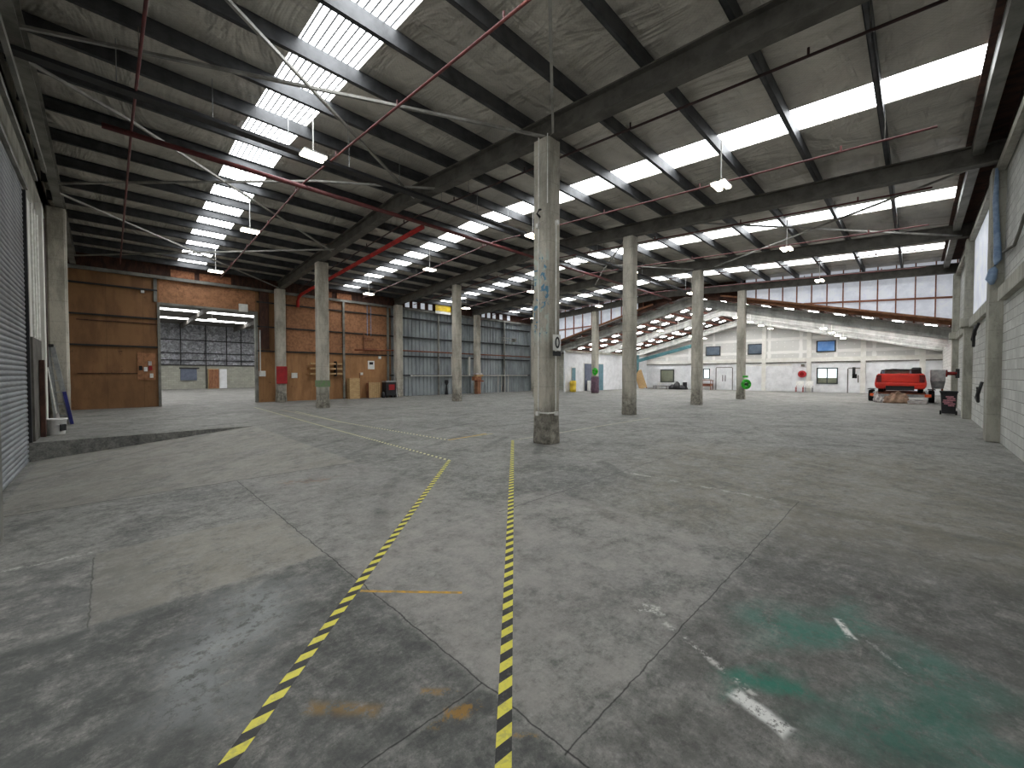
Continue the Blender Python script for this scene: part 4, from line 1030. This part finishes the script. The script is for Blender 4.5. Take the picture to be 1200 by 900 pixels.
b = MB(); b.tube([(22.6 + .6, YL - .5, 4.6), (25.3, YL - .5, 4.6)], .03, 6); b.tube([(22.8 + .6, YL - .5, 4.4), (25.3, YL - .5, 4.4)], .03, 6)
b.bar((25.2, YL - .5, 4.5), (25.2, YL, 4.5), .05, .3)
tag(b.build('pipe_arm', M['brace']), 'pair of pale pipes sticking out near the end of the grey wall', 'pipe')
tag(MB().lathe((18.0, YL - .25, 0), [(.14, 0), (.1, .3), (.05, .7), (.16, .9), (.13, 1.1)], 10).build('pedestal_fan', M['black_plastic'], smooth=True), 'small dark stand-like object before the grey wall', 'stand')

# items in next shed
t = thing('wall_hatch', (6, 53.9, .9), 'grey recessed hatch panel on the far block wall beyond the doorway', 'hatch')
B(5.35, 6.7, 53.86, 53.99, .9, 2.1).build('panel', M['door_grey'], t); B(5.25, 6.9, 53.80, 53.86, 2.1, 2.25).build('head_frame', M['dark_steel'], t)
t = thing('cupboard', (8, 53.6, 0), 'brown cupboard against the far wall beyond the doorway', 'cupboard')
B(7.65, 8.55, 53.5, 53.98, 0, 2.1).build('carcass', M['pine'], t); B(7.67, 8.09, 53.47, 53.5, .05, 2.05).build('door', M['timber'], t); B(8.11, 8.53, 53.47, 53.5, .05, 2.05).build('door', M['timber'], t)
tag(B(8.62, 9.3, 53.7, 53.98, 0, 2.1).build('white_door_panel', M['white']), 'white panel leaning beside the brown cupboard', 'panel')

# ------------------------------------------------------------ far wall items
def Yfar(px, X=XF):            # y on the far wall for a direction given as a ratio
    r = (px - 600) / 474; return X * (1 - r) / (1 + r)
def Zfar(px, py, X=XF):
    y = Yfar(px, X); D = (X + y) / math.sqrt(2); return 1.5 + (439 - py) * D / 474
def win(num, p0, p1, t0, t1, glass, mull=0, frame='frame_dark'):
    y1, y0 = Yfar(p0), Yfar(p1); pm = (p0 + p1) / 2; z1, z0 = Zfar(pm, t0), Zfar(pm, t1)
    b = MB(); f = .09; xx = XF - .06
    b.box(xx, XF + .03, y0, y1, z0, z0 + f); b.box(xx, XF + .03, y0, y1, z1 - f, z1); b.box(xx, XF + .03, y0, y0 + f, z0, z1); b.box(xx, XF + .03, y1 - f, y1, z0, z1)
    for m_ in range(mull): ym = y0 + (y1 - y0) * (m_ + 1) / (mull + 1); b.box(xx, XF, ym - .04, ym + .04, z0, z1)
    o = b.build('window_%d' % num, M[frame]); struct(o)
    B(XF - .03, XF - .01, y0, y1, z0, z1).build('pane', M[glass], o)
    return o, (y0, y1, z0, z1)
win(11, 827, 844, 406, 417, 'glass_grey'); win(12, 876, 895.5, 403, 415.5, 'glass_grey'); win(13, 956, 979, 399, 412.5, 'glass_sky')
win(14, 774, 790, 433, 448, 'glass_dull'); win(15, 824, 832, 432, 444, 'glass_bright')
o, (a, c, z0, z1) = win(16, 957, 982, 431, 450, 'glass_bright', 1)
B(XF - .045, XF - .031, a + .08, c - .08, z0 + .05, z0 + (z1 - z0) * .38).build('blind', M['glass_dull'], o)
def fdoor(num, p0, p1, t0, base, mat, leaves=1, handles=True):
    y1, y0 = Yfar(p0), Yfar(p1); z1 = Zfar((p0 + p1) / 2, t0)
    b = MB().box(XF - .05, XF + .01, y0 - .06, y0, 0, z1); b.box(XF - .05, XF + .01, y1, y1 + .06, 0, z1); b.box(XF - .05, XF + .01, y0, y1, z1, z1 + .06)
    o = b.build('door_%d' % num, M['steel']); struct(o)
    for k in range(leaves):
        ya, yb = y0 + (y1 - y0) * k / leaves, y0 + (y1 - y0) * (k + 1) / leaves
        B(XF - .035, XF - .005, ya + .012, yb - .012, .02, z1 - .01).build('leaf', mat, o)
        if handles:
            yy = yb - .12 if k == 0 and leaves == 2 else ya + .12
            B(XF - .08, XF - .036, yy - .03, yy + .03, .85, 1.45).build('handle', M['steel'], o)
    return o, (y0, y1, z1)
fdoor(3, 839.5, 858, 431, 0, M['white'], 2)
o, (a, c, z1) = fdoor(4, 994, 1008, 432, 0, M['white'], 1)
B(XF - .05, XF - .036, a + .2, a + .5, 1.2, 1.55).build('notice', M['black_plastic'], o); B(XF - .05, XF - .036, c - .45, c - .25, 1.3, 2.1).build('glazing_slot', M['frame_dark'], o)
# sectional garage door
y1, y0 = Yfar(875), Yfar(928); z1 = Zfar(900, 430)
o = MB().box(XF - .04, XF, y0, y1, 2.30, 2.42).build('door_5', M['cream']); struct(o)
for k in range(5): B(XF - .035, XF - .002, y0, y1, .02 + k * .46, .46 + k * .46).build('panel', M['white'], o)
# office wall doors (y = 21.5), faces -y
for num, x0, x1, zt, m_ in ((6, 30.8, 32.2, 2.5, 'door_grey'), (7, 32.5, 33.9, 2.5, 'door_teal'), (8, 28.9, 29.4, 2.1, 'door_teal')):
    o = B(x0 - .06, x1 + .06, 21.44, 21.5, 0, zt + .06).build('door_%d' % num, M['cream']); struct(o)
    B(x0, x1, 21.41, 21.44, .01, zt).build('leaf', M[m_], o)
    MB().tube([(x0 + .12, 21.36, 1.0), (x0 + .12, 21.36, 1.2)], .02, 6).build('handle', M['galv'], o)
tag(MB().lathe((28.6, 21.1, 0), [(.27, 0), (.28, .3), (.26, .32), (.28, .62), (.27, .95), (.1, .98)], 16).build('drum', M['sign_yellow'], smooth=True), 'yellow drum standing by the white office wall, right of the paint-marked column', 'drum')
tag(MB().bar((40.6, 20.7, .02), (40.7, 21.42, 1.9), .9, .04, (1, 0, 0)).build('leaning_board', M['pine']), 'pale board leaning on the white office wall near the far corner', 'board')
tag(MB().bar((41.6, 20.8, .02), (41.7, 21.42, 1.6), .12, .08, (1, 0, 0)).build('leaning_post', M['timber']), 'brown timber post leaning at the far corner of the office wall', 'post')
tag(B(31.0, 31.6, 20.7, 21.3, 0, .95, rz=.2).build('white_carton', M['white_plastic'], bevel=.02), 'white carton standing before the slate blue door', 'box')
# teal extraction arm in the corner
t = thing('extraction_duct', (42, 20, 3), 'teal metal duct arm reaching from the far left corner', 'duct')
MB().bar((38.6, 20.3, 2.9), (40.8, 15.6, 4.35), .35, .32).build('arm', M['teal'], t)
MB().bar((38.6, 20.5, 2.0), (38.6, 20.5, 3.5), .5, .5).build('body', M['teal'], t, bevel=.05)
MB().lathe((38.6, 20.5, 0), [(.06, 1.6), (.3, 2.02)], 12).build('funnel', M['teal'], t)
B(38.5, 38.7, 20.5, 21.5, 3.2, 3.4).build('wall_arm', M['teal'], t)
# small things along the far wall
def fy_(px): return Yfar(px, 42.3)
def ftab(name, px, wd, h, mat, lab, cat, X=42.2, legs=True):
    y = Yfar(px, X); t = thing(name, (X, y, 0), lab, cat)
    B(X - .35, X + .35, y - wd / 2, y + wd / 2, h - .06, h).build('top', mat, t)
    for sx in (-.28, .28):
        for sy in (-1, 1): B(X + sx - .03, X + sx + .03, y + sy * (wd / 2 - .06) - .03, y + sy * (wd / 2 - .06) + .03, 0, h - .06).build('leg', mat, t)
    return t, y
ftab('table', 781, 1.7, .62, M['white_plastic'], 'low white table under the olive window of the far wall', 'table')
ftab('bench', 775, 1.5, .35, M['steel'], 'low grey bench left of the white table', 'bench', 41.0)
t, y = ftab('timber_stand', 828, 1.1, .95, M['timber'], 'brown timber stand beneath the small bright window', 'stand')
B(41.9, 42.5, y - .45, y + .45, .35, .6).build('shelf', M['red_timber'], t)
tag(B(41.95, 42.4, y - .4, y + .3, .951, 1.1).build('paper_pile', M['cloth_white'], bevel=.02), 'pale pile on the brown timber stand', 'pile')
yb = fy_(796)
b = MB()
for k, (dy, r, h) in enumerate(((.9, .35, .5), (.3, .38, .8), (-.3, .3, .45), (-.8, .2, .35))):
    b.lathe((41.25, yb - .45 + dy * .8, 0), [(r, 0), (r * 1.1, h * .3), (r * .7, h * .75), (r * .15, h)], 12)
tag(b.build('black_sacks', M['black_plastic'], smooth=True), 'heap of black sacks on the floor below the olive window', 'sacks')
tag(MB().box(41.9, 42.3, fy_(803.5) - .15, fy_(803.5) + .15, 0, .72).build('speaker_box', M['black_plastic'], bevel=.02), 'small upright black box at the right end of the black sacks', 'box')
yh = Yfar(940, 42.8)
t = thing('fire_hose_reel', (42.8, yh, 1.4), 'round red fire hose reel on the far white wall', 'hose reel')
MB().lathe((42.78, yh, 1.55), [(.1, -.14), (.30, -.12), (.30, -.08), (.2, -.07), (.2, .02), (.30, .03), (.30, .08), (.1, .1)], 20, 'X').build('drum', M['red_sign'], t)
MB().lathe((42.6, yh, 1.55), [(.16, -.05), (.16, .02)], 14, 'X').build('hub', M['car_dark_red'], t)
tag(B(42.9, 42.99, yh - .12, yh + .12, 2.2, 2.42).build('wall_notice', M['steel']), 'small grey notice above the red hose reel', 'notice')
for k, (px, l) in enumerate(((937, 'left white folding chair below the red hose reel'), (948, 'right white folding chair beside the far wall window'))):
    y = Yfar(px, 42.2); t = thing('chair', (42.2, y, 0), l, 'chair', 'white chairs at the far wall')
    B(42.0, 42.4, y - .28, y + .28, .43, .48).build('seat', M['white_plastic'], t); B(42.38, 42.42, y - .28, y + .28, .55, .95).build('backrest', M['white_plastic'], t)
    for sx in (42.03, 42.39):
        for sy in (-.25, .25): B(sx - .02, sx + .02, y + sy - .02, y + sy + .02, 0, .55 if sx > 42.2 else .43).build('leg', M['galv'] if k else M['red_sign'], t)

# ------------------------------------------------------------ hazard tapes on the floor
def tape(pts, wd, mat, name, label, cat='tape', z=.0015, flip=1):
    vs_ = []; uvs = []; fs = []; L = 0
    P = [Vector((p[0], p[1], z)) for p in pts]
    for i in range(len(P) - 1):
        d = (P[i + 1] - P[i]); l = d.length; d.normalize(); n_ = Vector((-d.y, d.x, 0)) * wd / 2
        o = len(vs_); vs_ += [P[i] - n_, P[i + 1] - n_, P[i + 1] + n_, P[i] + n_]
        uvs += [(L, 0), (L + l, 0), (L + l, flip), (L, flip)]; fs.append((o, o + 1, o + 2, o + 3)); L += l
    b = MB().add(vs_, fs); o = b.build(name, mat, origin=(P[0].x, P[0].y, 0))
    uv = o.data.uv_layers.new(name='UVMap')
    for poly in o.data.polygons:
        for li in poly.loop_indices: uv.data[li].uv = uvs[o.data.loops[li].vertex_index]
    return tag(o, label, cat)
tape([(.05, 1.60), (4.2, 5.75)], .065, M['tape'], 'hazard_tape', 'yellow and black floor tape slanting to the lower left, nearest', flip=1)
tape([(4.2, 5.75), (4.35, 10.5), (4.75, 21.5)], .065, M['tape_old'], 'hazard_tape', 'scuffed floor tape continuing from the corner towards the wide doorway', z=.002)
tape([(.85, .90), (6.54, 6.52)], .065, M['tape'], 'hazard_tape', 'straight yellow and black floor tape leading to the nearest column', flip=1)
tape([(5.5, 7.55), (5.2, 12.8), (5.4, 18)], .06, M['tape_old'], 'hazard_tape', 'short scuffed floor tape behind the corner, parallel to the longer one', z=.002)
tape([(5.5, 7.55), (6.8, 7.72)], .06, M['orange_paint'], 'floor_stripe', 'faint yellow stripe turning off beside the nearest column', 'floor stripe', z=.0025)
tape([(1.215, 2.70), (1.70, 2.185)], .028, M['orange_paint'], 'floor_dash', 'short worn orange dash painted between the two tapes', 'floor stripe')
tape([(6.54, 6.52), (6.6, 6.5), (13.2, 6.5)], .05, simple('worn cream floor paint', (186, 182, 158), (130, 128, 120), 10, .7), 'floor_line', 'worn cream line running right behind the nearest column', 'floor stripe')
for o in scene.objects:
    if '_o' in o: del o['_o']
